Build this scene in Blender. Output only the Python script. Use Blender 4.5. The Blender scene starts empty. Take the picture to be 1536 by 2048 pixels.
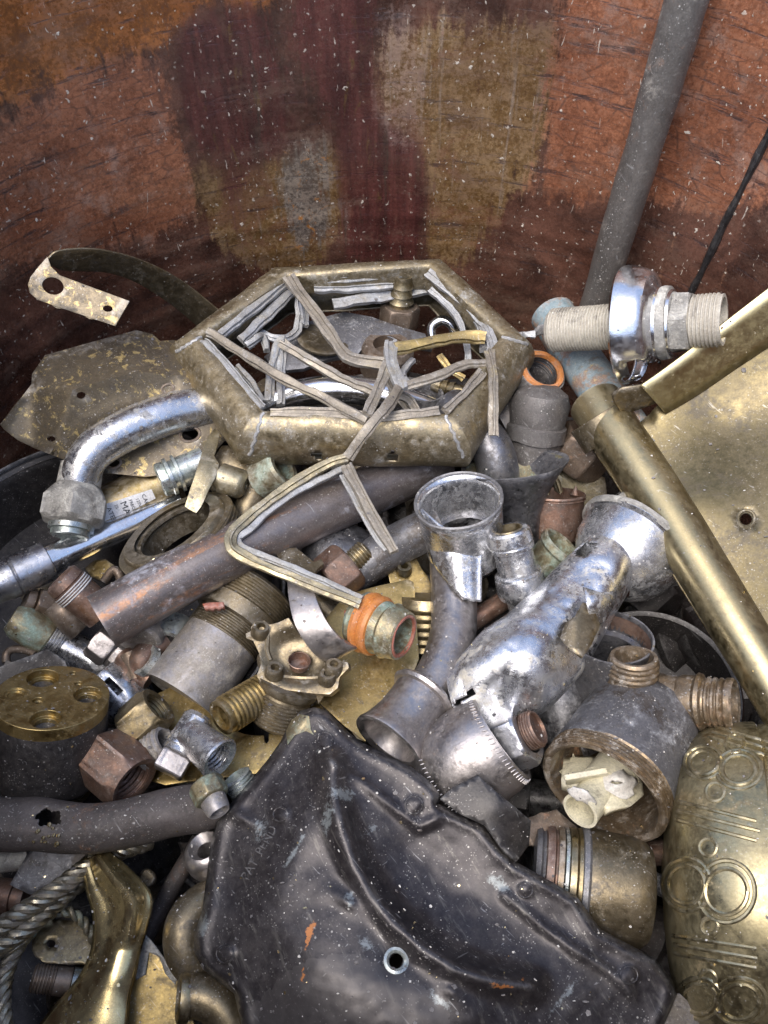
import bpy, bmesh, math, random
from math import pi, sin, cos, tan, radians, sqrt, atan2
from mathutils import Vector, noise, geometry, Matrix
from mathutils.bvhtree import BVHTree

random.seed(4)
scn = bpy.context.scene
COL = scn.collection

# ------------------------------------------------------------------ camera, sky, sun, exposure
CAM = Vector((0, -0.215, 0.39)); PITCH = radians(55); F = 1560.0
cd = bpy.data.cameras.new('camera'); cam = bpy.data.objects.new('camera', cd); COL.objects.link(cam)
cam.location = CAM; cam.rotation_euler = (pi/2-PITCH, 0, 0)
cd.sensor_fit = 'VERTICAL'; cd.sensor_height = 24; cd.lens = F/2048*24
cd.clip_start = 0.01; cd.clip_end = 100
scn.camera = cam
SUN_EL, SUN_AZ = radians(66), radians(222)     # azimuth clockwise from +Y
w = bpy.data.worlds.new('World'); scn.world = w; w.use_nodes = True
nt = w.node_tree; bg = nt.nodes['Background']
sky = nt.nodes.new('ShaderNodeTexSky'); sky.sky_type = 'NISHITA'; sky.sun_disc = False
sky.sun_elevation = SUN_EL; sky.sun_rotation = SUN_AZ
sky.air_density = 1.0; sky.dust_density = 3.0; sky.ozone_density = 1.0
nt.links.new(sky.outputs[0], bg.inputs[0]); bg.inputs[1].default_value = 0.15
sd = bpy.data.lights.new('sun', 'SUN'); sd.energy = 1.3; sd.angle = radians(45); sd.color = (1, .965, .91)
sun = bpy.data.objects.new('sun', sd); COL.objects.link(sun)
sdir = Vector((sin(SUN_AZ)*cos(SUN_EL), cos(SUN_AZ)*cos(SUN_EL), sin(SUN_EL)))
sun.rotation_euler = sdir.to_track_quat('Z', 'Y').to_euler(); sun.location = sdir*3
vs = scn.view_settings; vs.view_transform = 'Standard'; vs.look = 'None'; vs.gamma = 1; vs.exposure = 1.12

# ------------------------------------------------------------------ photograph pixel -> point at a height (cm)
FW = Vector((0, cos(PITCH), -sin(PITCH))); UP = Vector((0, sin(PITCH), cos(PITCH))); RT = Vector((1, 0, 0))
DR, DC = 0.285, Vector((0, 0, 0))              # drum radius and axis
def ray(x, y): return FW + RT*((x-768)/F) + UP*((1024-y)/F)
def P(x, y, z):
    d = ray(x, y); t = (z*.01-CAM.z)/d.z
    return CAM + d*t
def depth(p): return (p-CAM).dot(FW)
def pix(p):
    v = p-CAM; d = v.dot(FW)
    return 768+F*v.dot(RT)/d, 1024-F*v.dot(UP)/d
def wallhit(x, y, r=DR):
    d = ray(x, y); a = d.x**2+d.y**2; b = 2*(CAM.x*d.x+CAM.y*d.y); c = CAM.x**2+CAM.y**2-r*r
    t = (-b+sqrt(b*b-4*a*c))/(2*a)
    return CAM+d*t
ZO = dict(A=(0, 450, 2.954), B=(340, 480, 2.021), C=(1000, 480, 2.866), D=(0, 850, 3.072), E=(400, 850, 3.072), F=(800, 900, 2.844),
          G=(0, 1250, 3.072), H=(300, 1150, 2.743), I=(0, 1600, 3.413), J=(350, 1400, 2.793), K=(850, 1400, 2.793), L=(1000, 1150, 2.866),
          M=(1230, 1350, 2.935), Q=(700, 1300, 3.413))
def q(k, *pts):
    ox, oy, s = ZO[k]
    return [(ox+p[0]/s, oy+p[1]/s)+tuple(p[2:]) for p in pts]

# ------------------------------------------------------------------ materials
MATS = {}
class NB:
    def __init__(s, name):
        s.m = bpy.data.materials.new(name); s.m.use_nodes = True; s.t = s.m.node_tree; s.b = s.t.nodes['Principled BSDF']
    def n(s, typ, **kw):
        o = s.t.nodes.new(typ)
        for k, v in kw.items(): setattr(o, k, v)
        return o
    def l(s, a, b): s.t.links.new(a, b)
    def setin(s, sock, v):
        if hasattr(v, 'is_linked'): s.l(v, sock)
        elif isinstance(v, (tuple, list)) and len(v) == 3 and sock.type == 'RGBA': sock.default_value = (*v, 1)
        else: sock.default_value = v
    def rot(s, r, st):
        tc = s.n('ShaderNodeTexCoord'); m = s.n('ShaderNodeMapping', vector_type='TEXTURE'); s.l(tc.outputs['Object'], m.inputs['Vector'])
        m.inputs['Rotation'].default_value = r; m.inputs['Scale'].default_value = st
        return m.outputs[0]
    def noise(s, vec, scale, detail=5, rough=.6, dist=0.):
        o = s.n('ShaderNodeTexNoise'); s.l(vec, o.inputs['Vector'])
        o.inputs['Scale'].default_value = scale; o.inputs['Detail'].default_value = detail
        o.inputs['Roughness'].default_value = rough; o.inputs['Distortion'].default_value = dist
        return o.outputs['Fac']
    def voro(s, vec, scale, feature='F1', out='Distance'):
        o = s.n('ShaderNodeTexVoronoi', feature=feature); s.l(vec, o.inputs['Vector']); o.inputs['Scale'].default_value = scale
        return o.outputs[out]
    def step(s, v, a, b, lo=0., hi=1.):
        o = s.n('ShaderNodeMapRange', interpolation_type='SMOOTHSTEP'); s.setin(o.inputs['Value'], v)
        o.inputs[1].default_value = a; o.inputs[2].default_value = b; o.inputs[3].default_value = lo; o.inputs[4].default_value = hi
        return o.outputs[0]
    def math(s, op, a, b=0., clamp=False):
        o = s.n('ShaderNodeMath', operation=op, use_clamp=clamp); s.setin(o.inputs[0], a); s.setin(o.inputs[1], b)
        return o.outputs[0]
    def mix(s, f, a, b, blend='MIX'):
        o = s.n('ShaderNodeMix', data_type='RGBA', blend_type=blend); s.setin(o.inputs[0], f); s.setin(o.inputs[6], a); s.setin(o.inputs[7], b)
        return o.outputs[2]
    def vec(s, coord='Object', scale=(1, 1, 1)):
        tc = s.n('ShaderNodeTexCoord'); oi = s.n('ShaderNodeObjectInfo')
        mp = s.n('ShaderNodeMapping'); s.l(tc.outputs[coord], mp.inputs['Vector']); mp.inputs['Scale'].default_value = scale
        va = s.n('ShaderNodeVectorMath', operation='ADD'); s.l(mp.outputs[0], va.inputs[0])
        vm = s.n('ShaderNodeVectorMath', operation='MULTIPLY'); vm.inputs[1].default_value = (7.3, 3.1, 5.7)
        s.l(oi.outputs['Random'], vm.inputs[0]); s.l(vm.outputs[0], va.inputs[1])
        return va.outputs[0]

def metal(name, c1, c2, met=1., rough=(.25, .5), amt=(.4, .6), dirt=None, dirt2=None, specks=.5, scale=1., bump=.38, streak=0, c3=None, film=.3, grime=.35, c3s=60, c3t=(.56, .66), grain=1.):
    """worn metal: c1/c2 mottled under a thin dusty film; dirt=(colour, lo, hi, scale) crusts; scratches, worn edges, dust specks"""
    k = NB(name); v = k.vec(); b = k.b
    vu = k.vec('UV', (1, .1, 1)) if streak else v
    n1 = k.noise(vu, 75*scale, 8, .72, .4); n3 = k.noise(v, 900, 4, .75); n4 = k.noise(v, 26*scale, 5, .65, .8); nm = k.noise(v, 240, 6, .75)
    f = k.step(k.math('ADD', k.math('ADD', k.math('MULTIPLY', n1, .5), k.math('MULTIPLY', n4, .25)), k.math('MULTIPLY', nm, .25)), *amt)
    col = k.mix(f, c1, c2)
    if c3:
        col = k.mix(k.step(k.math('ADD', k.math('MULTIPLY', k.noise(vu, c3s*scale, 6, .72, .6), .75), k.math('MULTIPLY', nm, .25)), *c3t), col, c3)
    mt = met; rg = k.step(k.math('ADD', k.math('MULTIPLY', nm, .4), k.math('MULTIPLY', n1, .6)), .3, .7, *rough)
    h = k.math('ADD', k.math('ADD', k.math('MULTIPLY', n3, .12), k.math('MULTIPLY', nm, .3)), k.math('MULTIPLY', n1, .3))
    # dusty film
    ff = k.math('MULTIPLY', k.step(k.math('ADD', k.math('MULTIPLY', n4, .5), k.math('MULTIPLY', nm, .5)), .36, .66), film*1.9, True)
    col = k.mix(ff, col, tuple(.75*x+.25*y for x, y in zip(c2, (.22, .205, .18))))
    mt = k.math('MULTIPLY', met, k.math('SUBTRACT', 1., k.math('MULTIPLY', ff, .8)))
    rg = k.math('ADD', rg, k.math('MULTIPLY', ff, .3))
    if grime:           # dark oily grime in patches
        gf = k.math('MULTIPLY', k.step(k.math('ADD', k.math('MULTIPLY', k.noise(k.vec('Object', (.9, 1.2, 1)), 48*scale, 8, .74, .6), .7), k.math('MULTIPLY', nm, .3)), .5, .62), grime*1.6, True)
        col = k.mix(gf, col, (.055, .048, .042)); mt = k.math('MULTIPLY', mt, k.math('SUBTRACT', 1., k.math('MULTIPLY', gf, .7)))
    for i, d in enumerate((dirt, dirt2)):
        if not d: continue
        vv = k.vec('Object', (1, 1, 1)) if i == 0 else k.vec('Object', (1.1, .9, 1.3))
        nd = k.math('ADD', k.math('MULTIPLY', k.noise(vv, d[3]*scale, 8, .72, .3 if i == 0 else .9), .72), k.math('MULTIPLY', nm, .28))
        df = k.math('MULTIPLY', k.step(nd, d[1]-.02, d[2]+.02), .85)
        if i: df = k.math('MULTIPLY', df, k.step(k.noise(vv, d[3]*.3, 3), .42, .62))
        col = k.mix(df, col, k.mix(n3, tuple(x*.6 for x in d[0]), tuple(min(1, x*1.3) for x in d[0])))
        mt = k.math('MULTIPLY', mt, k.math('SUBTRACT', 1., k.math('MULTIPLY', df, .92)))
        o = k.n('ShaderNodeMix', data_type='FLOAT'); k.setin(o.inputs[0], df); k.setin(o.inputs[2], rg); o.inputs[3].default_value = .72; rg = o.outputs[0]
        h = k.math('ADD', h, k.math('MULTIPLY', df, .2))
    col = k.mix(1., col, k.mix(n3, (1-.58*grain,)*3, (1+.5*grain,)*3), 'MULTIPLY'); col = k.mix(1., col, k.mix(nm, (1-.4*grain,)*3, (1+.38*grain,)*3), 'MULTIPLY')
    # scratches, worn edges and specks
    s1 = k.step(k.noise(k.rot((.3, .5, .9), (1, 22, 2.5)), 900, 2, .5, .1), .69, .75); s2 = k.step(k.noise(k.rot((.8, .2, 2.3), (1, 16, 2.)), 700, 2, .5, .1), .7, .76)
    col = k.mix(k.math('MULTIPLY', k.math('MAXIMUM', s1, s2), .42), col, tuple(min(1, x*.6+.35) for x in c1))
    ge = k.n('ShaderNodeNewGeometry'); ed = k.math('MULTIPLY', k.step(ge.outputs['Pointiness'], .53, .62), k.step(nm, .35, .6))
    col = k.mix(k.math('MULTIPLY', ed, .55), col, tuple(min(1, x*.7+.25) for x in c1))
    if specks:
        vo = k.voro(v, 260); vo2 = k.voro(v, 700)
        g = k.step(n1, .42, .62)
        sp = k.math('MULTIPLY', k.math('MAXIMUM', k.step(vo, .15, .08), k.math('MULTIPLY', k.step(vo2, .24, .1), .7)), k.math('MULTIPLY', g, specks))
        col = k.mix(sp, col, (.6, .58, .54)); mt = k.math('MULTIPLY', mt, k.math('SUBTRACT', 1., sp))
    k.setin(b.inputs['Base Color'], col); k.setin(b.inputs['Metallic'], mt); k.setin(b.inputs['Roughness'], rg)
    bp = k.n('ShaderNodeBump'); bp.inputs['Strength'].default_value = bump; bp.inputs['Distance'].default_value = .0012
    k.l(h, bp.inputs['Height']); k.l(bp.outputs[0], b.inputs['Normal'])
    MATS[name] = k.m
    return k.m

DUST = (.4, .38, .34); GREEN = (.3, .44, .38); RUST = (.45, .16, .05)
metal('old_brass', (.4, .32, .175), (.19, .155, .095), 1, (.24, .46), (.38, .62), (DUST, .58, .7, 60), (GREEN, .62, .7, 70), .6, film=.2, grime=.4)
metal('gold_brass', (.42, .31, .125), (.27, .2, .085), 1, (.26, .44), (.36, .68), ((.2, .15, .08), .56, .7, 90), None, .8, film=.2, grime=.35, bump=.15)
metal('bright_brass', (.74, .6, .31), (.56, .44, .21), 1, (.12, .26), (.36, .72), ((.26, .19, .1), .66, .76, 60), None, .6, film=.08, grime=.12, bump=.1, grain=.6)
metal('brushed_brass', (.46, .385, .22), (.31, .255, .145), 1, (.26, .38), (.34, .66), ((.12, .1, .08), .64, .72, 120), None, .4, streak=1, film=.15, grime=.2, bump=.1, grain=.5)
metal('pot_brass', (.46, .4, .24), (.32, .27, .15), 1, (.24, .38), (.34, .66), ((.36, .25, .14), .58, .72, 50), None, .5, film=.25, grime=.2, bump=.1)
metal('dark_brass_sheet', (.19, .155, .08), (.1, .08, .045), .9, (.26, .4), (.25, .78), (DUST, .68, .78, 90), None, .4, scale=.6, film=.25, grime=.35, bump=.06)
metal('pale_brass', (.42, .365, .235), (.25, .215, .14), .9, (.28, .5), (.4, .62), ((.36, .34, .3), .52, .68, 60), ((.4, .44, .44), .55, .67, 60), .6, film=.15)
metal('tan_brass', (.26, .21, .13), (.135, .108, .07), .9, (.28, .48), (.4, .65), ((.32, .295, .25), .55, .7, 70), ((.12, .1, .08), .56, .68, 60), .7, film=.2, grime=.5)
metal('bronze', (.27, .2, .145), (.14, .105, .08), .8, (.32, .55), (.4, .62), ((.36, .32, .28), .58, .7, 80), ((.4, .2, .11), .6, .66, 90), .6)
metal('copper_brown', (.31, .185, .13), (.16, .105, .085), .85, (.3, .55), (.4, .6), ((.34, .3, .26), .55, .7, 80), (GREEN, .64, .7, 70), .6)
metal('copper_rim', (.36, .265, .165), (.17, .13, .09), .9, (.28, .5), (.38, .6), ((.42, .4, .37), .52, .66, 110), ((.42, .22, .11), .56, .64, 60), .7, film=.2, grime=.55)
metal('copper_pipe', (.235, .21, .205), (.145, .12, .115), .7, (.3, .46), (.4, .6), ((.42, .41, .4), .6, .74, 110), ((.33, .34, .39), .52, .62, 50), .9, streak=1, c3=(.4, .2, .1), film=.2, grime=.25, c3s=34, c3t=(.55, .64))
metal('worn_chrome', (.68, .69, .71), (.4, .4, .42), 1, (.1, .3), (.42, .65), ((.4, .38, .34), .54, .66, 110), ((.03, .03, .032), .53, .62, 120), .8, film=.15, grime=.35, grain=.45)
metal('clean_chrome', (.78, .79, .81), (.6, .6, .63), 1, (.06, .2), (.45, .65), ((.45, .43, .4), .6, .72, 90), ((.06, .06, .065), .62, .7, 110), .5, film=.05, grime=.12, bump=.2, grain=.45)
metal('peeled_chrome', (.74, .75, .78), (.5, .51, .54), 1, (.16, .34), (.4, .62), ((.5, .46, .37), .53, .6, 42), ((.07, .07, .07), .58, .66, 80), .8, film=.15, grime=.22, bump=.4, grain=.45)
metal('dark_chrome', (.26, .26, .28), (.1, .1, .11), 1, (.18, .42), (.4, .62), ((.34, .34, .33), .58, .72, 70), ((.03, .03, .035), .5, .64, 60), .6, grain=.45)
metal('nickel', (.46, .43, .42), (.3, .275, .27), 1, (.24, .42), (.4, .62), ((.25, .22, .21), .56, .7, 80), ((.36, .22, .15), .6, .7, 70), .6, film=.2, grain=.45)
metal('zinc', (.34, .335, .36), (.245, .215, .18), .55, (.36, .58), (.38, .6), ((.38, .35, .3), .5, .64, 60), ((.44, .19, .07), .63, .68, 50), .8, grime=.4)
metal('lead', (.42, .43, .45), (.3, .295, .28), .55, (.42, .62), (.4, .62), ((.48, .52, .56), .52, .68, 90), ((.28, .24, .17), .5, .62, 70), .5, bump=.5)
metal('came_brown', (.33, .295, .24), (.24, .21, .175), .6, (.4, .6), (.4, .62), ((.44, .44, .44), .54, .7, 90), ((.4, .33, .16), .54, .66, 60), .5, bump=.5)
metal('lime_scale', (.4, .39, .36), (.25, .24, .22), .5, (.35, .62), (.4, .6), ((.56, .54, .48), .46, .6, 90), ((.07, .065, .06), .53, .61, 130), .5, bump=.6, grime=.5)
metal('cream_thread', (.56, .53, .45), (.46, .42, .35), .15, (.5, .7), (.4, .62), ((.28, .25, .2), .6, .72, 150), None, .3, bump=.7)
metal('cast_grey', (.17, .155, .148), (.1, .095, .092), .5, (.4, .62), (.4, .62), ((.3, .29, .27), .56, .7, 90), ((.36, .18, .09), .62, .7, 70), .7, bump=.7, film=.2)
metal('dark_patina', (.034, .03, .033), (.05, .045, .049), .5, (.32, .44), (.42, .68), ((.12, .12, .125), .62, .8, 60), ((.18, .27, .25), .62, .74, 90), .6, scale=.9, bump=.14, film=.12, grime=.15)
metal('black_iron', (.03, .028, .029), (.055, .05, .05), .4, (.3, .5), (.4, .62), ((.11, .1, .09), .62, .76, 90), None, .5, film=.05, grime=.3)
metal('rusty_iron', (.105, .09, .086), (.06, .052, .05), .3, (.5, .7), (.4, .62), ((.2, .175, .15), .55, .7, 60), ((.24, .12, .06), .55, .68, 70), .5, bump=.7, film=.1, grime=.3)
metal('verdigris_chrome', (.6, .63, .62), (.28, .33, .31), .9, (.14, .35), (.42, .6), ((.3, .48, .42), .54, .66, 70), ((.1, .12, .1), .56, .66, 80), .5)
metal('green_brass', (.34, .29, .17), (.2, .17, .11), .75, (.3, .5), (.4, .6), ((.26, .37, .32), .46, .6, 70), ((.42, .4, .36), .56, .66, 60), .6, film=.15, grime=.4)
metal('slate_metal', (.19, .19, .205), (.095, .095, .105), .6, (.28, .5), (.42, .62), ((.42, .43, .45), .53, .66, 70), ((.4, .4, .4), .56, .66, 130), .9, scale=.8, bump=.45, c3=(.075, .06, .05), c3s=24, c3t=(.51, .56))
metal('frame_brass', (.38, .31, .185), (.22, .185, .125), .95, (.26, .46), (.38, .64), ((.36, .36, .35), .54, .68, 60), ((.16, .13, .1), .55, .68, 50), 1., film=.3, grime=.35)
metal('tarnish_fleck', (.19, .155, .105), (.115, .095, .07), .65, (.32, .5), (.4, .62), ((.34, .32, .29), .6, .74, 90), None, .8, film=.12, grime=.4, c3=(.55, .42, .18), c3s=150, c3t=(.54, .6))
metal('cable_metal', (.46, .41, .3), (.2, .178, .13), 1, (.2, .42), (.4, .62), ((.12, .1, .09), .5, .62, 120), None, .3, film=.1, grime=.5)
metal('shade_brass', (.16, .125, .07), (.08, .06, .04), .8, (.35, .55), (.4, .62), None, None, .3)  # brass darkened in colour to stand for shade between the pieces
metal('edge_brass', (.7, .6, .33), (.55, .47, .25), 1, (.28, .42), (.38, .66), (DUST, .64, .76, 90), None, .5, film=.1, grime=.1, bump=.06, grain=.4)
metal('satin_chrome', (.56, .57, .6), (.36, .36, .39), 1, (.2, .36), (.4, .64), ((.42, .4, .37), .57, .68, 90), ((.05, .05, .055), .56, .66, 110), .7, film=.12, grime=.25, grain=.45)
metal('orange_seal', (.6, .23, .05), (.42, .14, .03), 0, (.35, .55), (.4, .62), ((.45, .36, .28), .58, .7, 90), None, .4, film=.1)
metal('red_seal', (.38, .12, .07), (.27, .08, .05), 0, (.35, .55), (.4, .62), ((.42, .3, .22), .56, .68, 110), None, .3)
metal('cream_plastic', (.68, .63, .45), (.6, .56, .42), 0, (.3, .45), (.4, .62), ((.5, .38, .27), .6, .74, 70), None, .2, bump=.1, film=.1)
metal('white_crust', (.66, .64, .6), (.55, .52, .47), 0, (.6, .8), (.4, .62), ((.5, .28, .18), .6, .7, 110), None, .2, bump=.9)
metal('blue_paint', (.2, .29, .33), (.27, .34, .37), .1, (.4, .6), (.4, .62), ((.28, .17, .11), .5, .57, 55), ((.5, .4, .2), .55, .62, 120), .4, bump=.4)
metal('grey_pipe', (.2, .18, .162), (.115, .103, .095), .5, (.34, .52), (.4, .62), ((.3, .27, .23), .54, .68, 60), ((.24, .13, .08), .56, .66, 50), 1., bump=.5, streak=1)
metal('paper', (.66, .66, .67), (.56, .56, .57), 0, (.5, .6), (.4, .62), None, None, .1, bump=.05, film=.1, grime=.12)
metal('ink', (.03, .03, .035), (.03, .03, .035), 0, (.5, .6), (.4, .62), None, None, 0, bump=0, film=0, grime=0)

# ------------------------------------------------------------------ mesh building
class MB:
    def __init__(s): s.v = []; s.f = []; s.uv = []
    def add(s, vs, fs, uvs=None):
        o = len(s.v); s.v += [Vector(x) for x in vs]
        for i, f in enumerate(fs):
            s.f.append([o+j for j in f]); s.uv.append(uvs[i] if uvs else None)
        return s
    def mesh(s, name, sharp=32, merge=1e-6):
        me = bpy.data.meshes.new(name); me.from_pydata(s.v, [], s.f)
        ul = me.uv_layers.new(name='UVMap'); li = 0
        for p, u in zip(me.polygons, s.uv):
            for j, l in enumerate(p.loop_indices): ul.data[l].uv = u[j] if u else (s.v[s.f[p.index][j]].x, s.v[s.f[p.index][j]].y)
        bm = bmesh.new(); bm.from_mesh(me)
        bmesh.ops.remove_doubles(bm, verts=bm.verts, dist=merge)
        bmesh.ops.dissolve_degenerate(bm, edges=bm.edges, dist=1e-7)
        bmesh.ops.recalc_face_normals(bm, faces=bm.faces)
        bm.to_mesh(me); bm.free()
        for p in me.polygons: p.use_smooth = True
        me.set_sharp_from_angle(angle=radians(sharp))
        return me

THINGS = []
class Thing:
    def __init__(s, name, label, cat, group=None, kind=None):
        s.name, s.label, s.cat, s.group, s.kind = name, label, cat, group, kind; s.parts = []; THINGS.append(s)
    def add(s, pname, mb, mat, parent=None, label=None, solid=0, bevel=0, sharp=32, offset=-1, subsurf=0):
        me = mb if isinstance(mb, bpy.types.Mesh) else mb.mesh(pname, sharp)
        me.materials.append(MATS[mat] if isinstance(mat, str) else mat)
        e = dict(n=pname, me=me, parent=parent, label=label, solid=solid, bevel=bevel, offset=offset, sub=subsurf)
        s.parts.append(e); return e
    def finish(s):
        zs = []; c = Vector((0, 0, 0)); n = 0
        for e in s.parts:
            for v in e['me'].vertices: c += v.co; n += 1; zs.append(v.co.z)
        c /= n; org = Vector((c.x, c.y, min(zs)))
        single = len(s.parts) == 1
        if single: root = None
        else:
            root = bpy.data.objects.new(s.name, None); COL.objects.link(root); root.location = org; root.empty_display_size = .01
        for e in s.parts:
            e['me'].transform(Matrix.Translation(-org))
            o = bpy.data.objects.new(s.name if single else e['n'], e['me']); COL.objects.link(o); e['o'] = o
            if single: o.location = org; root = o
            else: o.parent = e['parent']['o'] if e['parent'] else root
            if e['solid']:
                m = o.modifiers.new('thickness', 'SOLIDIFY'); m.thickness = e['solid']; m.offset = e['offset']
            if e['sub']:
                m = o.modifiers.new('sub', 'SUBSURF'); m.levels = m.render_levels = e['sub']
            if e['bevel']:
                m = o.modifiers.new('edge', 'BEVEL'); m.width = e['bevel']; m.segments = 2; m.limit_method = 'ANGLE'; m.angle_limit = radians(40)
            if e['label'] and not single: o['label'] = e['label']
            if e.get('stuff'): o['kind'] = 'stuff'
        root['label'] = s.label
        if s.cat: root['category'] = s.cat
        if s.group: root['group'] = s.group
        if s.kind: root['kind'] = s.kind
        s.root = root

def frame(d):
    d = d.normalized(); a = Vector((0, 0, 1)) if abs(d.z) < .9 else Vector((0, 1, 0))
    u = d.cross(a).normalized(); return u, d.cross(u).normalized()
class Ax:
    """axis from pixel a (height z cm) to pixel b; k = how squarely the b end faces the camera (short/long axis of its ellipse)"""
    def __init__(s, a, b, z, k=0.):
        s.p0 = P(*a, z); v = (s.p0-CAM).normalized(); r1 = ray(*b).normalized()
        e = (r1-v*r1.dot(v)).normalized(); d = (e*sqrt(1-k*k)-v*k).normalized()
        # meet of p0+L d with ray r1
        n = e.cross(v); 
        A = Matrix(((d.dot(e), -r1.dot(e)), (d.dot(v), -r1.dot(v)))); w0 = CAM-s.p0
        L = A.inverted() @ Vector((w0.dot(e), w0.dot(v)))
        s.d = d; s.L = L[0]; s.p1 = s.p0+d*s.L; s.px = depth(s.p0)/F; s.u, s.w = frame(d)
    def pt(s, t, r=0, th=0): return s.p0+s.d*(s.L*t)+(s.u*cos(th)+s.w*sin(th))*r*s.px
def polyr(th, r, n, clamp=None):
    a = 2*pi/n; x = r*cos(pi/n)/cos((th % a)-pi/n)
    return min(x, clamp) if clamp else x
def lathe(ax, prof, seg=48, rot=0., wob=0., wf=60., mb=None, squash=1., th0=0, th1=2*pi):
    mb = mb or MB(); vs, fs, uvs = [], [], []; n = len(prof); full = th1-th0 > 6.28
    cnt = seg if full else seg+1; so = random.random()*50; sl = 0; S = []
    for i, p in enumerate(prof):
        if i: sl += sqrt(((p[0]-prof[i-1][0])*ax.L)**2+((p[1]-prof[i-1][1])*ax.px)**2)
        S.append(sl)
        for j in range(cnt):
            th = th0+(th1-th0)*j/seg
            r = p[1] if len(p) < 3 else polyr(th, p[1], p[2], p[3] if len(p) > 3 else None)
            c = ax.p0+ax.d*(ax.L*p[0]); v = c+(ax.u*cos(th+rot)+ax.w*sin(th+rot)*squash)*r*ax.px
            if wob and r > 0:
                nn = noise.noise_vector(v*wf+Vector((so, 0, 0)))*wob*ax.px; v = v+nn
            vs.append(v)
    rm = max(p[1] for p in prof)*ax.px
    for i in range(n-1):
        for j in range(seg):
            j2 = (j+1) % cnt; a, b, c, d = i*cnt+j, i*cnt+j2, (i+1)*cnt+j2, (i+1)*cnt+j
            fs.append((a, b, c, d)); u0, u1 = j/seg*6.28*rm, (j+1)/seg*6.28*rm
            uvs.append(((u0, S[i]), (u1, S[i]), (u1, S[i+1]), (u0, S[i+1])))
    return mb.add(vs, fs, uvs)
def thr(t0, t1, r, n, d=3.):
    o = []
    for i in range(n):
        a = t0+(t1-t0)*i/n; h = (t1-t0)/n
        o += [(a, r-d), (a+h*.3, r), (a+h*.6, r), (a+h*.9, r-d)]
    return o
def nut(t0, t1, r, bore, n=6, e=.08):
    h = (t1-t0)*e
    return [(t0, bore), (t0, r*.86), (t0+h, r, n, r*.955), (t0+2*h, r, n), (t1-2*h, r, n), (t1-h, r, n, r*.955), (t1, r*.86), (t1, bore)]
def bore(t1, r, t0, wall=.8, rim=0.): return [(t1, r), (t1, r*wall), (t0, r*wall), (t0, 0)]

def smooth(pts, n=8):
    """Catmull-Rom through tuples"""
    o = []; m = len(pts)
    for i in range(m-1):
        a, b, c, d = pts[max(i-1, 0)], pts[i], pts[i+1], pts[min(i+2, m-1)]
        for j in range(n):
            t = j/n; o.append(tuple(.5*(2*b[k]+(c[k]-a[k])*t+(2*a[k]-5*b[k]+4*c[k]-d[k])*t*t+(3*b[k]-a[k]-3*c[k]+d[k])*t**3) for k in range(len(b))))
    o.append(tuple(pts[-1])); return o
def sweep(W, rads, seg=28, closed_ends=True, wob=0., wf=60., mb=None, inner=0.):
    """tube along world points; radii world; inner = wall ratio of an open bore at both ends"""
    mb = mb or MB(); n = len(W); vs, fs, uvs = [], [], []; u = None; S = 0; so = random.random()*50; Ss = []
    for i in range(n):
        d = (W[min(i+1, n-1)]-W[max(i-1, 0)]).normalized()
        if u is None: u, _ = frame(d)
        u = (u-d*u.dot(d)).normalized(); w_ = d.cross(u)
        if i: S += (W[i]-W[i-1]).length
        Ss.append(S)
        for j in range(seg):
            th = 2*pi*j/seg; v = W[i]+(u*cos(th)+w_*sin(th))*rads[i]
            if wob: v = v+noise.noise_vector(v*wf+Vector((so, 0, 0)))*wob
            vs.append(v)
    rm = max(rads)
    for i in range(n-1):
        for j in range(seg):
            j2 = (j+1) % seg; fs.append((i*seg+j, i*seg+j2, (i+1)*seg+j2, (i+1)*seg+j))
            u0, u1 = j/seg*6.28*rm, (j+1)/seg*6.28*rm; uvs.append(((u0, Ss[i]), (u1, Ss[i]), (u1, Ss[i+1]), (u0, Ss[i+1])))
    if closed_ends and not inner:
        fs.append(tuple(range(seg))); uvs.append(None); fs.append(tuple(range((n-1)*seg, n*seg))); uvs.append(None)
    mb.add(vs, fs, uvs)
    if inner:
        for e, s in ((0, 1), (n-1, -1)):
            ring = vs[e*seg:(e+1)*seg]; c = W[e]; dd = (W[e+s]-W[e]).normalized(); dp = rads[e]*2.5
            r2 = [c+(p-c)*inner for p in ring]; r3 = [p+dd*dp for p in r2]
            mb.add(ring+r2+r3+[c+dd*dp], [(j, (j+1) % seg, seg+(j+1) % seg, seg+j) for j in range(seg)] +
                   [(seg+j, seg+(j+1) % seg, 2*seg+(j+1) % seg, 2*seg+j) for j in range(seg)] + [(2*seg+j, 2*seg+(j+1) % seg, 3*seg) for j in range(seg)])
    return mb
def tube(pts, r, n=8, seg=28, wob=0., inner=0., mb=None, wf=60.):
    """pts: (x, y, z[, r]) pixels + height; r in pixels"""
    pp = [p if len(p) > 3 else (*p, r) for p in pts]; sm = smooth(pp, n) if len(pp) > 2 else [tuple(pp[0][k]+(pp[1][k]-pp[0][k])*i/(n*2) for k in range(4)) for i in range(n*2+1)]
    W = [P(*p[:3]) for p in sm]
    return sweep(W, [p[3]*depth(x)/F for p, x in zip(sm, W)], seg, True, wob*.0003, wf, mb, inner)

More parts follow.
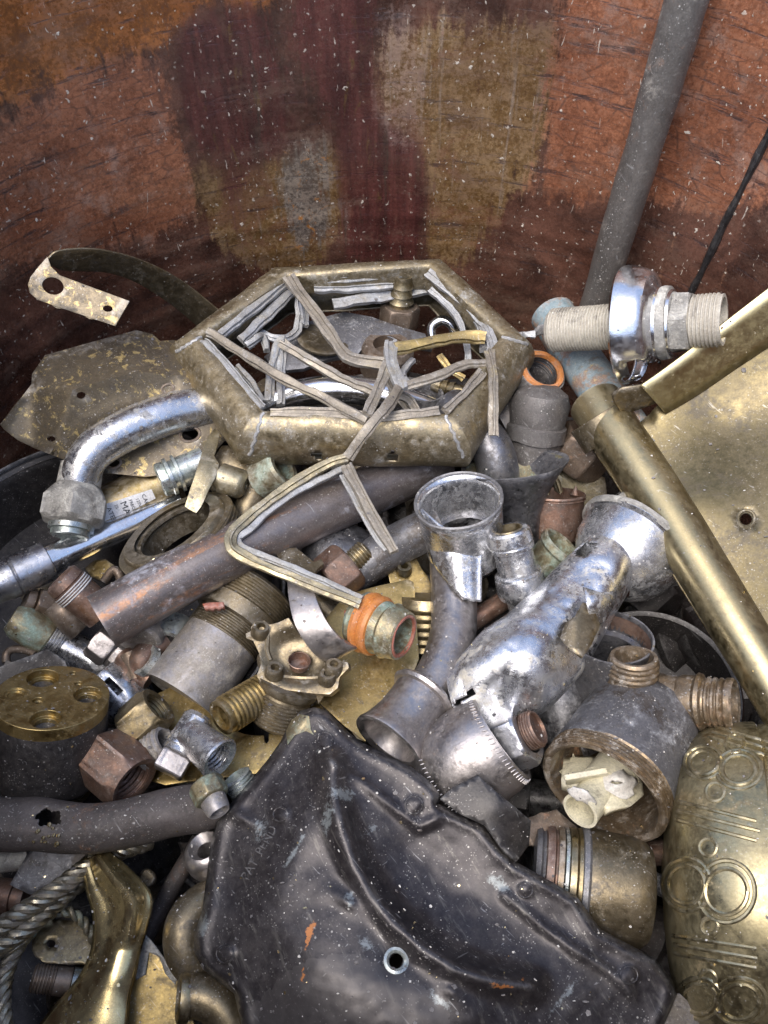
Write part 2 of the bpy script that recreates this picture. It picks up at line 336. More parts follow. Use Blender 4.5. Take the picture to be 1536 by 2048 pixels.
def inpoly(x, y, poly):
    c = False; n = len(poly); j = n-1
    for i in range(n):
        xi, yi, xj, yj = poly[i][0], poly[i][1], poly[j][0], poly[j][1]
        if (yi > y) != (yj > y) and x < (xj-xi)*(y-yi)/(yj-yi)+xi: c = not c
        j = i
    return c
def circ(cx, cy, rx, ry=None, n=20, a=0., jag=0.):
    ry = ry or rx; ca, sa = cos(a), sin(a)
    o = []
    for i in range(n):
        t = 2*pi*i/n; k = 1+random.uniform(-jag, jag); x, y = rx*cos(t)*k, ry*sin(t)*k; o.append((cx+x*ca-y*sa, cy+x*sa+y*ca))
    return o
def cdt(loops, extra=(), step=None, creases=()):
    vs, es = [], []
    for lp in loops:
        o = len(vs); vs += [Vector(p[:2]) for p in lp]; es += [(o+i, o+(i+1) % len(lp)) for i in range(len(lp))]
    for c in creases:
        o = len(vs); vs += [Vector(p[:2]) for p in c]; es += [(o+i, o+i+1) for i in range(len(c)-1)]
    out, holes = loops[0], loops[1:]
    for p in extra: vs.append(Vector(p[:2]))
    if step:
        xs = [p[0] for p in out]; ys = [p[1] for p in out]; y = min(ys)+step*.5; row = 0
        while y < max(ys):
            x = min(xs)+step*(.5+.5*(row % 2))
            while x < max(xs):
                if inpoly(x, y, out) and not any(inpoly(x, y, h) for h in holes) and \
                   all((p[0]-x)**2+(p[1]-y)**2 > (step*.45)**2 for lp in loops for p in lp): vs.append(Vector((x, y)))
                x += step
            y += step*.87; row += 1
    r = geometry.delaunay_2d_cdt(vs, es, [], 0, 1e-5)
    V, T = r[0], r[2]; keep = []
    for f in T:
        cx = sum(V[i].x for i in f)/len(f); cy = sum(V[i].y for i in f)/len(f)
        if inpoly(cx, cy, out) and not any(inpoly(cx, cy, h) for h in holes): keep.append(tuple(f))
    return V, keep
def dens(poly, step, closed=True):
    o = []; n = len(poly)
    for i in range(n if closed else n-1):
        a, b = poly[i], poly[(i+1) % n]; L = sqrt((a[0]-b[0])**2+(a[1]-b[1])**2); m = max(1, int(L/step))
        o += [tuple(a[k]+(b[k]-a[k])*j/m for k in range(len(a))) for j in range(m)]
    if not closed: o.append(tuple(poly[-1]))
    return o
class HF:
    """smooth height from control points (x, y, z): inverse-distance / thin-plate blend"""
    def __init__(s, pts, lin=False):
        import numpy as np
        s.p = np.array(pts, float); n = len(pts); s.np = np
        d = np.hypot(s.p[:, None, 0]-s.p[None, :, 0], s.p[:, None, 1]-s.p[None, :, 1])/100
        s.lin = lin; K = d if lin else np.where(d > 0, d*d*np.log(d+1e-9), 0)
        A = np.zeros((n+3, n+3)); A[:n, :n] = K+np.eye(n)*1e-3; A[:n, n] = 1; A[:n, n+1:] = s.p[:, :2]/100; A[n:, :n] = A[:n, n:].T
        s.c = np.linalg.solve(A, np.concatenate([s.p[:, 2], np.zeros(3)]))
    def __call__(s, x, y):
        np = s.np; d = np.hypot(s.p[:, 0]-x, s.p[:, 1]-y)/100; n = len(s.p)
        K = d if s.lin else np.where(d > 0, d*d*np.log(d+1e-9), 0)
        return float((s.c[:n]*K).sum()+s.c[n]+s.c[n+1]*x/100+s.c[n+2]*y/100)
class TriF:
    """piecewise flat height over control points"""
    def __init__(s, pts):
        r = geometry.delaunay_2d_cdt([Vector(p[:2]) for p in pts], [], [], 0, 1e-5); s.V = r[0]; s.T = r[2]
        s.z = [pts[o[0]][2] for o in r[3]]
    def __call__(s, x, y):
        best = None
        for f in s.T:
            a, b, c = (s.V[i] for i in f[:3]); dn = (b.y-c.y)*(a.x-c.x)+(c.x-b.x)*(a.y-c.y)
            if abs(dn) < 1e-9: continue
            l0 = ((b.y-c.y)*(x-c.x)+(c.x-b.x)*(y-c.y))/dn; l1 = ((c.y-a.y)*(x-c.x)+(a.x-c.x)*(y-c.y))/dn; l2 = 1-l0-l1
            m = min(l0, l1, l2)
            if best is None or m > best[0]: best = (m, l0*s.z[f[0]]+l1*s.z[f[1]]+l2*s.z[f[2]])
            if m >= -1e-6: break
        return best[1]
def sheet(out, zf, holes=(), step=18, wob=0., creases=(), densify=True, wf=45.):
    o = dens(out, step) if densify else out
    V, T = cdt([o]+list(holes), step=step, creases=[dens(c, step, False) for c in creases])
    vs = []
    for v in V:
        p = P(v.x, v.y, zf(v.x, v.y))
        if wob: p = p+noise.noise_vector(p*wf)*wob*.0003
        vs.append(p)
    mb = MB(); mb.add(vs, T)
    used = sorted({i for f in T for i in f}); mp = {a: b for b, a in enumerate(used)}
    mb.v = [mb.v[i] for i in used]; mb.f = [[mp[i] for i in f] for f in mb.f]
    me = mb.mesh('sheet', 40)
    up = sum(((p.center-CAM).dot(p.normal) for p in me.polygons))
    if up > 0: me.flip_normals()
    return me
def ribbon(ea, eb, n=6, m=4, wob=0.):
    """band between two edges of (x, y, z)"""
    A = smooth(ea, n); B = smooth(eb, n); L = max(len(A), len(B))
    A = [A[round(i*(len(A)-1)/(L-1))] for i in range(L)]; B = [B[round(i*(len(B)-1)/(L-1))] for i in range(L)]
    mb = MB(); vs = []; S = 0; uv = []
    for i in range(L):
        a, b = P(*A[i]), P(*B[i])
        if i: S += (a-vs[-m-1]).length
        for j in range(m+1):
            v = a.lerp(b, j/m)
            if wob: v = v+noise.noise_vector(v*60)*wob*.0003
            vs.append(v); uv.append(((a-b).length*j/m, S))
    fs = [(i*(m+1)+j, i*(m+1)+j+1, (i+1)*(m+1)+j+1, (i+1)*(m+1)+j) for i in range(L-1) for j in range(m)]
    return mb.add(vs, fs, [[uv[i] for i in f] for f in fs])
def came(pts, wd=14, h=7, mb=None, wob=1.5, n=5, tw=0.):
    """lead-came strip: channel section swept along (x, y, z) points"""
    mb = mb or MB(); sm = smooth(pts, n) if len(pts) > 2 else [tuple(pts[0][k]+(pts[1][k]-pts[0][k])*i/8 for k in range(3)) for i in range(9)]
    W = [P(*p) for p in sm]; g = random.uniform(.1, .8); c_ = random.uniform(-.2, .2)
    prof = random.choice(([(-1, -1), (-1, .9), (-.9, 1), (-.4+c_, .95), (-.28+c_, g), (.28+c_, g), (.4+c_, .95), (.9, 1), (1, .9), (1, -1)],
                          [(-1, -1), (-1, .2), (-.92, .35), (-.3, .4), (-.2, 1), (.1, 1.05), (.2, .4), (.9, .3), (1, .15), (1, -1)],
                          [(-1, -1), (-1, .7), (-.85, .95), (-.4, 1.05), (0, 1.1), (.4, 1.0), (.6, .2), (.9, .1), (1, -.1), (1, -1)]))
    k = len(prof); vs = []; so = random.random()*9
    for i, c in enumerate(W):
        d = (W[min(i+1, len(W)-1)]-W[max(i-1, 0)]).normalized(); view = (CAM-c).normalized()
        upv = (view*.6+Vector((0, 0, 1))*.6); sd = d.cross(upv).normalized(); up = sd.cross(d)
        a = tw+.35*noise.noise(c*30+Vector((so, 0, 0))); sd, up = sd*cos(a)+up*sin(a), up*cos(a)-sd*sin(a)
        px = depth(c)/F; ww = wd*px*(1+.25*noise.noise(c*55)); hh = h*px
        for x, y in prof:
            v = c+sd*x*ww+up*y*hh; vs.append(v+noise.noise_vector(v*140)*wob*.0003)
    fs = [(i*k+j, i*k+(j+1) % k, (i+1)*k+(j+1) % k, (i+1)*k+j) for i in range(len(W)-1) for j in range(k)]
    fs += [tuple(range(k)), tuple(range((len(W)-1)*k, len(W)*k))]
    return mb.add(vs, fs)
def punch(me, ex, ey, rx, ry, jag=.25, a=0.):
    """tear a hole through the camera-side faces"""
    bm = bmesh.new(); bm.from_mesh(me); dl = []
    for f in bm.faces:
        c = f.calc_center_median(); x, y = pix(c)
        if f.normal.dot(CAM-c) < 0: continue
        dx, dy = (x-ex)*cos(a)+(y-ey)*sin(a), -(x-ex)*sin(a)+(y-ey)*cos(a)
        if (dx/rx)**2+(dy/ry)**2 < 1+jag*2*noise.noise(c*400): dl.append(f)
    bmesh.ops.delete(bm, geom=dl, context='FACES'); bm.to_mesh(me); bm.free(); return me
def hexa(a, z, size): pass
def box(ax, t0, t1, hw, hh, mb=None, rot=0.):
    mb = mb or MB(); vs = []
    for t in (t0, t1):
        for a, b in ((-1, -1), (1, -1), (1, 1), (-1, 1)):
            x, y = a*hw*ax.px, b*hh*ax.px
            vs.append(ax.p0+ax.d*ax.L*t+ax.u*(x*cos(rot)-y*sin(rot))+ax.w*(x*sin(rot)+y*cos(rot)))
    return mb.add(vs, [(0, 1, 2, 3), (4, 5, 6, 7), (0, 1, 5, 4), (1, 2, 6, 5), (2, 3, 7, 6), (3, 0, 4, 7)])
def bvh(me): return BVHTree.FromPolygons([v.co for v in me.vertices], [p.vertices for p in me.polygons])
def on(bv, x, y, off=0.):
    d = ray(x, y).normalized(); h = bv.ray_cast(CAM, d)
    if h[0] is None: return None
    n = h[1] if h[1].dot(d) < 0 else -h[1]
    return h[0]+n*off
def wires(bv, polys, rpx, mb=None, closed=False):
    """thin raised beads lying on a surface"""
    mb = mb or MB()
    for pl in polys:
        W = [on(bv, p[0], p[1]) for p in pl]; W = [x for x in W if x is not None]
        W = [x-(CAM-x).normalized()*(rpx*.45*depth(x)/F) for x in W]
        if len(W) > 2: sweep(W, [rpx*depth(x)/F for x in W], 8, True, mb=mb)
    return mb
def textmesh(bv, txt, x, y, ang, size, off=.0003, thick=.0004, font_shear=0):
    cu = bpy.data.curves.new('txt', 'FONT'); cu.body = txt; cu.size = 1; cu.resolution_u = 2
    ob = bpy.data.objects.new('txt', cu); COL.objects.link(ob)
    dg = bpy.context.evaluated_depsgraph_get(); me = bpy.data.meshes.new_from_object(ob.evaluated_get(dg))
    bpy.data.objects.remove(ob); ca, sa = cos(ang), sin(ang)
    for v in me.vertices:
        X, Y = v.co.x*size, -v.co.y*size; p = on(bv, x+X*ca-Y*sa, y+X*sa+Y*ca, off)
        v.co = p if p is not None else P(x+X*ca-Y*sa, y+X*sa+Y*ca, 0)
    return me

# ================================================================== THE DRUM
import numpy as np
def np_inpoly(X, Y, poly):
    c = np.zeros(X.shape, bool); n = len(poly); j = n-1
    for i in range(n):
        xi, yi = poly[i]; xj, yj = poly[j]
        c ^= ((yi > Y) != (yj > Y)) & (X < (xj-xi)*(Y-yi)/((yj-yi) if yj != yi else 1e-9)+xi); j = i
    return c
def drum_wall():
    NA, NZ, Z0, Z1 = 560, 190, -.25, .245
    front = [(-.62+ (pi+1.24)*i/NA) for i in range(NA+1)]                       # the far side, fine; the near side, coarse
    back = [front[-1]+(2*pi-(pi+1.24))*i/60 for i in range(1, 60)]
    ang = np.array(front+back); zz = np.linspace(Z0, Z1, NZ+1); A, Z = np.meshgrid(ang, zz)
    ridge = np.zeros_like(Z)
    for zc in (-.03, .002, .028, .05): ridge += np.exp(-((Z-zc)/.004)**2)*.0006
    R = DR-ridge
    X, Y = R*np.cos(A), R*np.sin(A)
    V = np.stack([X, Y, Z], -1).reshape(-1, 3); n = len(ang)
    v = V-np.array(CAM); d = v@np.array(FW); d = np.where(np.abs(d) < .02, .02, d); ok = d > .02
    px = 768+F*(v@np.array(RT))/d; py = 1024-F*(v@np.array(UP))/d
    px = np.where(ok, px, -9999).reshape(Z.shape); py = np.where(ok, py, -9999).reshape(Z.shape)
    regs = dict(
        red=[[(345, 60), (420, 5), (530, 15), (545, 110), (575, 170), (600, 270), (560, 310), (478, 350), (470, 440), (495, 505), (478, 515), (455, 455), (430, 300), (378, 290), (352, 200)],
             [(590, -60), (745, -60), (748, 200), (752, 235), (850, 292), (856, 390), (890, 395), (885, 415), (852, 425), (850, 520), (690, 520), (665, 290), (650, 180), (600, 120)]],
        olive=[[(372, 300), (470, 350), (560, 310), (680, 270), (700, 450), (620, 560), (500, 530), (430, 490), (392, 400)],
               [(752, 60), (1130, 40), (1105, 180), (1082, 330), (1010, 420), (930, 540), (850, 520), (850, 290), (752, 235)]],
        brick=[[(-300, 330), (40, 215), (235, 118), (335, 108), (372, 300), (392, 410), (330, 480), (100, 520), (-300, 600)],
               [(1130, -60), (1700, -60), (1700, 380), (1420, 430), (1300, 400), (1040, 400), (1082, 330), (1105, 180)]],
        amber=[[(-400, -200), (600, -200), (540, 15), (420, 5), (345, 60), (335, 108), (235, 118), (40, 215), (-400, 350)]],
        rust=[[(555, 310), (660, 260), (668, 470), (600, 520), (565, 420)]],
        drip=[[(1160, -40), (1200, -40), (1196, 50), (1172, 190), (1143, 330), (1142, 480), (1122, 620), (1102, 620), (1126, 480), (1128, 330), (1158, 190), (1176, 50)],
              [(800, -30), (835, -30), (812, 50), (798, 90), (795, 50)], [(760, 20), (830, 40), (842, 260), (830, 292), (770, 288), (758, 235)]])
    M = {}
    for k, polys in regs.items():
        m = np.zeros(px.shape, float)
        for p in polys: m = np.maximum(m, np_inpoly(px, py, p))
        for _ in range(34): m = (m+np.roll(m, 1, 0)+np.roll(m, -1, 0)+np.roll(m, 1, 1)+np.roll(m, -1, 1))/5
        M[k] = m.reshape(-1)
    fs = [(r*n+j, r*n+(j+1) % n, (r+1)*n+(j+1) % n, (r+1)*n+j) for r in range(NZ) for j in range(n)]
    me = bpy.data.meshes.new('wall'); me.from_pydata(V.tolist(), [], fs)
    ul = me.uv_layers.new(name='UVMap'); ar = ang*DR
    uv = np.array([[(ar[j], zz[r]), ((ar[j+1] if j+1 < n else ar[j]+.005), zz[r]), ((ar[j+1] if j+1 < n else ar[j]+.005), zz[r+1]), (ar[j], zz[r+1])] for r in range(NZ) for j in range(n)])
    ul.data.foreach_set('uv', uv.reshape(-1))
    for nm, ks in (('paint_a', ('red', 'olive', 'brick')), ('paint_b', ('amber', 'rust', 'drip'))):
        at = me.color_attributes.new(nm, 'FLOAT_COLOR', 'POINT')
        at.data.foreach_set('color', np.stack([M[k] for k in ks]+[np.ones(len(V))], -1).reshape(-1))
    me.flip_normals()
    for p in me.polygons: p.use_smooth = True
    return me
def drum_mat():
    k = NB('drum_wall'); b = k.b; v = k.vec(); uv = k.n('ShaderNodeTexCoord').outputs['UV']
    def mp(sx, sy):
        m = k.n('ShaderNodeMapping'); k.l(uv, m.inputs[0]); m.inputs['Scale'].default_value = (sx, sy, 1); return m.outputs[0]
    big = k.noise(v, 22, 8, .7, .6); mid = k.noise(v, 80, 7, .7, .4); fine = k.noise(v, 420, 4, .7)
    vert = k.noise(mp(130, 9), 1, 5, .7, .2); hor = k.noise(mp(14, 150), 1, 6, .72, .25); hor2 = k.noise(mp(40, 420), 1, 4, .7)
    edge = k.math('ADD', k.math('ADD', k.math('MULTIPLY', mid, .22), k.math('MULTIPLY', vert, .5)), k.math('ADD', k.math('MULTIPLY', hor, .13), k.math('MULTIPLY', fine, .15))); edge = k.math('SUBTRACT', edge, .5)
    sep = []
    for nm in ('paint_a', 'paint_b'):
        a = k.n('ShaderNodeAttribute', attribute_name=nm); s = k.n('ShaderNodeSeparateColor'); k.l(a.outputs['Color'], s.inputs[0]); sep += list(s.outputs[:3])
    md = k.math('ADD', k.math('MULTIPLY', mid, .6), k.math('MULTIPLY', fine, .4))
    def msk(i, amp=4.2, lo=.28, hi=.76):
        return k.math('MULTIPLY', k.step(k.math('ADD', sep[i], k.math('MULTIPLY', edge, amp)), lo, hi), k.step(md, .3, .48, .45, 1.))
    grain = k.noise(v, 1000, 3, .75)
    col = k.mix(k.step(big, .36, .64), (.055, .027, .02), (.15, .07, .048))  # bare maroon low on the wall, kept darker to stand for occlusion
    amber = k.mix(k.step(md, .4, .62), (0.1913, 0.06732, 0.017), (0.4037, 0.1496, 0.0442))
    amber = k.mix(k.math('MULTIPLY', k.step(k.noise(v, 34, 8, .72), .56, .64), .7), amber, (0.4675, 0.2805, 0.2125))
    col = k.mix(msk(3), col, amber)
    olive = k.mix(k.step(md, .4, .62), (0.153, 0.08376, 0.02842), (0.2876, 0.1855, 0.0969))
    olive = k.mix(k.math('MULTIPLY', k.step(vert, .54, .7), .7), olive, (0.3305, 0.2633, 0.2067))
    olive = k.mix(k.math('MULTIPLY', k.step(big, .52, .62), .6), olive, (0.1958, 0.08976, 0.05168))
    col = k.mix(msk(1), col, olive)
    brick = k.mix(k.step(md, .38, .62), (0.237, 0.08762, 0.04476), (0.3973, 0.1626, 0.08411))
    brick = k.mix(k.math('MULTIPLY', k.step(k.noise(v, 45, 8, .75), .5, .66), .75), brick, (0.3764, 0.2333, 0.1763))
    brick = k.mix(k.math('MULTIPLY', k.step(hor, .5, .62), .5), brick, (0.1533, 0.07069, 0.04884))
    col = k.mix(k.math('MULTIPLY', msk(2), .9), col, brick)
    # dark broken streaks round the drum
    st = k.math('MULTIPLY', k.step(hor, .57, .62), k.step(md, .42, .56))
    col = k.mix(k.math('MULTIPLY', st, .85), col, (0.051, 0.034, 0.034))
    col = k.mix(k.math('MULTIPLY', k.step(hor2, .62, .68), .6), col, (0.0765, 0.0459, 0.0459))
    red = k.mix(k.step(vert, .38, .62), (0.05805, 0.01836, 0.01791), (0.117, 0.03673, 0.03198))
    red = k.mix(k.math('MULTIPLY', k.step(k.noise(mp(60, 5), 1, 7, .78), .55, .68), .85), red, (0.04213, 0.03978, 0.0307))
    red = k.mix(k.math('MULTIPLY', k.step(k.noise(mp(90, 22), 1, 7, .78, .5), .6, .66), .8), red, (0.1498, 0.0918, 0.03198))
    col = k.mix(k.math('MULTIPLY', msk(0, 3.6), .82), col, red)
    grey = k.mix(k.step(md, .42, .6), (0.102, 0.0884, 0.0816), (0.272, 0.2295, 0.187)); grey = k.mix(k.step(k.noise(v, 110, 7, .75, .8), .57, .63), grey, (0.459, 0.1955, 0.051))
    col = k.mix(k.math('MULTIPLY', msk(4, 3.4), .85), col, grey)
    dr = k.math('MULTIPLY', msk(5, 2.8), k.step(md, .36, .62)); col = k.mix(k.math('MULTIPLY', dr, .5), col, (.42, .3, .255))
    cell = k.n('ShaderNodeTexVoronoi', feature='DISTANCE_TO_EDGE'); k.l(mp(52, 120), cell.inputs['Vector']); cell.inputs['Scale'].default_value = 1.
    col = k.mix(k.math('MULTIPLY', k.math('MULTIPLY', k.step(cell.outputs['Distance'], .05, .01), k.step(md, .46, .56)), k.math('MULTIPLY', sep[2], .6)), col, (.05, .03, .026))
    col = k.mix(1., col, k.mix(fine, (.45, .45, .45), (1.5, 1.5, 1.5)), 'MULTIPLY'); col = k.mix(1., col, k.mix(grain, (.5, .5, .5), (1.5, 1.5, 1.5)), 'MULTIPLY')
    film = k.math('MULTIPLY', k.step(k.math('ADD', k.math('MULTIPLY', k.noise(v, 13, 8, .74, .5), .7), k.math('MULTIPLY', md, .3)), .44, .6), .62)
    col = k.mix(film, col, k.mix(1., col, (.42, .33, .3), 'MULTIPLY'))
    film2 = k.math('MULTIPLY', k.step(k.math('ADD', k.math('MULTIPLY', k.noise(mp(9, 26), 1, 8, .76, .3), .7), k.math('MULTIPLY', md, .3)), .5, .62), .5)
    col = k.mix(film2, col, (.17, .105, .075))
    # paint flecks and dust
    g = k.step(big, .42, .6)
    vd = k.n('ShaderNodeVectorMath', operation='ADD'); k.l(v, vd.inputs[0])
    nz = k.n('ShaderNodeTexNoise'); k.l(v, nz.inputs['Vector']); nz.inputs['Scale'].default_value = 260
    sc = k.n('ShaderNodeVectorMath', operation='SCALE'); k.l(nz.outputs['Color'], sc.inputs[0]); sc.inputs['Scale'].default_value = .006; k.l(sc.outputs[0], vd.inputs[1])
    f1 = k.step(k.voro(vd.outputs[0], 80), .1, .075); f2 = k.math('MULTIPLY', k.step(k.voro(vd.outputs[0], 190), .16, .12), g)
    cr = k.math('MULTIPLY', k.step(k.noise(k.vec('Object', (1, 1, .25)), 330, 2, .5, 2.), .715, .735), .7)
    fl = k.math('MAXIMUM', k.math('MAXIMUM', k.math('MULTIPLY', f1, k.step(mid, .5, .56)), k.math('MULTIPLY', f2, .75)), cr)
    col = k.mix(fl, col, (.62, .55, .46))
    k.setin(b.inputs['Base Color'], col); b.inputs['Metallic'].default_value = 0.; b.inputs['Specular IOR Level'].default_value = .6
    k.setin(b.inputs['Roughness'], k.step(k.math('ADD', k.math('MULTIPLY', mid, .6), k.math('MULTIPLY', fine, .4)), .3, .7, .13, .42))
    h = k.math('ADD', k.math('ADD', k.math('MULTIPLY', mid, .5), k.math('MULTIPLY', fine, .25)), k.math('ADD', k.math('MULTIPLY', st, -.4), k.math('MULTIPLY', fl, .5)))
    bp = k.n('ShaderNodeBump'); bp.inputs['Strength'].default_value = .35; bp.inputs['Distance'].default_value = .0016; k.l(h, bp.inputs['Height']); k.l(bp.outputs[0], b.inputs['Normal'])
    MATS['drum_wall'] = k.m
drum_mat()
D = Thing('steel_drum', 'large round rusty drum with flaking red and amber paint holding the scrap', 'drum')
D.add('wall', drum_wall(), 'drum_wall')
fl = MB(); fl.add([(DR*1.02*cos(2*pi*i/64), DR*1.02*sin(2*pi*i/64), z) for z in (-.254, -.26) for i in range(64)], [tuple(range(64)), tuple(range(127, 63, -1))]+[(i, (i+1) % 64, 64+(i+1) % 64, 64+i) for i in range(64)])
D.add('floor', fl, 'rusty_iron')
sp = [(1640, 60), (1536, 272), (1500, 345), (1450, 445), (1410, 530), (1375, 600), (1330, 700)]
W = [wallhit(x, y, DR-.0003) for x, y in smooth(sp, 8)]
D.add('seam', sweep(W, [.0024+.0009*noise.noise(p*50) for p in W], 10, wob=.0004, wf=160), 'black_iron')

# ================================================================== THE SCRAP
# ---- grey pipe standing against the wall
t = Thing('grey_pipe', 'long dull grey pipe standing up against the drum wall', 'pipe')
a_, b_ = wallhit(1392, -60, DR-.016), P(1168, 690, -.3)
W = [a_.lerp(b_, i/40)+noise.noise_vector(a_.lerp(b_, i/40)*25)*.0008 for i in range(41)]
t.add('pipe', sweep(W, [.0109]*41, 32, wob=.0007, inner=.86), 'grey_pipe')

# ---- curved strap
t = Thing('strap_bracket', 'thin brass strap curving over with a bent flat end with two holes', 'strap')
zs = 4.2
ea = q('A', (280, 190, 10.6), (330, 150, 10.8), (450, 133, 10.5), (600, 140, 9.8), (800, 190, 8.2), (1000, 280, 6.2), (1150, 380, 4.4), (1330, 530, 2.4), (1420, 620, 1.2))
eb = q('A', (290, 222, 9.8), (370, 262, 8.8), (480, 266, 8.2), (640, 275, 7.4), (800, 330, 6.0), (960, 430, 4.2), (1080, 520, 2.4), (1215, 640, .2), (1300, 740, -1.2))
t.add('curved_band', ribbon(ea, eb, 8, 5, .6), 'tan_brass', solid=.0011, bevel=.0002)
ol = q('A', (280, 188), (225, 250), (180, 308), (165, 350), (175, 400), (220, 440), (450, 520), (680, 597), (765, 450), (560, 375), (350, 296), (300, 245))
t.add('flat_end', sheet(ol, HF([(95, 514, 10.5), (60, 570, 9.6), (230, 652, 7.7), (259, 602, 8.6), (150, 590, 9.)]), [circ(*q('A', (312, 360))[0], 22, 17, 24, .3), circ(*q('A', (637, 495))[0], 10, 6.5, 16, .1)], 12, .4), 'tarnish_fleck', solid=.0012, bevel=.0003)

# ---- faceted brass cover
t = Thing('faceted_cover', 'faceted brass cover plate with eyelet holes lying against the left wall', 'cover plate')
pts = [(2, 850, 3.2), (63, 768, 4.4), (64, 748, 4.5), (90, 710, 4.8), (272, 660, 4.8), (320, 680, 4.2), (365, 684, 3.8), (430, 690, 3.2), (7, 856, 2.9), (35, 880, 2.2), (70, 895, 1.7), (130, 920, 1.4), (200, 945, 1.0), (290, 952, .7), (400, 935, .5), (470, 860, 1.4),
       (145, 780, 4.9), (217, 758, 4.9), (278, 744, 4.8), (355, 751, 4.2), (470, 790, 2.4), (105, 900, 2.0), (280, 850, 2.0)]
ol = [p[:2] for p in pts[:3]]+[(90, 710), (180, 685), (272, 660), (305, 668), (320, 682), (345, 680), (365, 684), (430, 690), (470, 760), (470, 860), (400, 935), (350, 948), (290, 953), (200, 945), (130, 920), (70, 897), (35, 880), (7, 858)]
hl = [circ(162, 791, 9, 7), circ(102, 878, 9, 5.5), circ(380, 869, 17, 12, 20, -.2), circ(227, 926, 12, 8)]
cv = t.add('plate', sheet(ol, TriF(pts), hl, 14, .5, [[(145, 780), (217, 758), (278, 744), (355, 751)], [(145, 780), (105, 900)]]), 'tarnish_fleck', solid=.0012, bevel=.0003)
cb = bvh(cv['me'])
for (x, y, rx, ry) in ((380, 869, 20, 14), (227, 926, 15, 10.5), (336, 777, 12, 8.5)):
    t.add('eyelet', wires(cb, [circ(x, y, rx, ry, 22, -.2)+[circ(x, y, rx, ry, 22, -.2)[0]]], 3.2), 'bronze')
t.add('rivet', lathe(Ax((336, 777), (336, 767), 2.9, .8), [(-.3, 9), (.1, 9), (.2, 7), (.25, 0)], 20), 'bronze')

# ---- hexagonal lantern frame
t = Thing('hexagon_frame', 'hexagonal brass lantern frame with a tangle of bent metal came strips inside', 'lantern frame')
Tp = [P(*p) for p in ((404, 673, 5.2), (577, 553, 5.4), (855, 535, 5.4), (1000, 673, 5.2), (888, 826, 5.0), (528, 821, 5.0))]
cen = sum(Tp, Vector())/6
prof = smooth([(-.25, -1.6), (-.12, -.6), (0, 0), (.35, .16), (.85, .1), (1.35, -.2), (1.78, -.7), (2.05, -1.3), (2.15, -1.95), (2.05, -2.6), (1.78, -3.1), (1.3, -3.5), (.7, -3.65), (.3, -3.5)], 2)
hexb = MB(); k = len(prof)
def corner(i):
    o = Vector((Tp[i].x-cen.x, Tp[i].y-cen.y, 0)).normalized()
    return [Tp[i]+o*(a*.0114)+Vector((0, 0, b*.01)) for a, b in prof]
for i in range(6):
    A_, B_ = corner(i), corner((i+1) % 6); N = 64; vs = []
    for j in range(N+1):
        for m in range(k):
            pp = A_[m].lerp(B_[m], j/N)
            lip = .0016*max(0, noise.noise(pp*55)) if m in (2, 3, 4) else 0
            vs.append(pp+noise.noise_vector(pp*24)*.0011+noise.noise_vector(pp*75)*.0004+Vector((0, 0, lip)))
    hexb.add(vs, [(j*k+m, j*k+m+1, (j+1)*k+m+1, (j+1)*k+m) for j in range(N) for m in range(k-1)], [[(m*.0015, j*.0016), (m*.0015+.0015, j*.0016), (m*.0015+.0015, j*.0016+.0016), (m*.0015, j*.0016+.0016)] for j in range(N) for m in range(k-1)])
hm = hexb.mesh('rim', 38, 2e-5)
hm = punch(hm, 635, 912, 10, 9, .05); hm = punch(hm, 786, 915, 13, 10, .5)
hr = t.add('rim', hm, 'frame_brass', solid=.0012)
hb = bvh(hm)
for c in ((528, 821, 498, 915), (404, 673, 352, 705), (888, 826, 930, 920), (1000, 673, 1060, 690)):
    t.add('solder_seam', wires(hb, [[(c[0]+(c[2]-c[0])*i/16+2*sin(i*2.), c[1]+(c[3]-c[1])*i/16) for i in range(1, 16)]], 4.), 'lead', parent=hr)
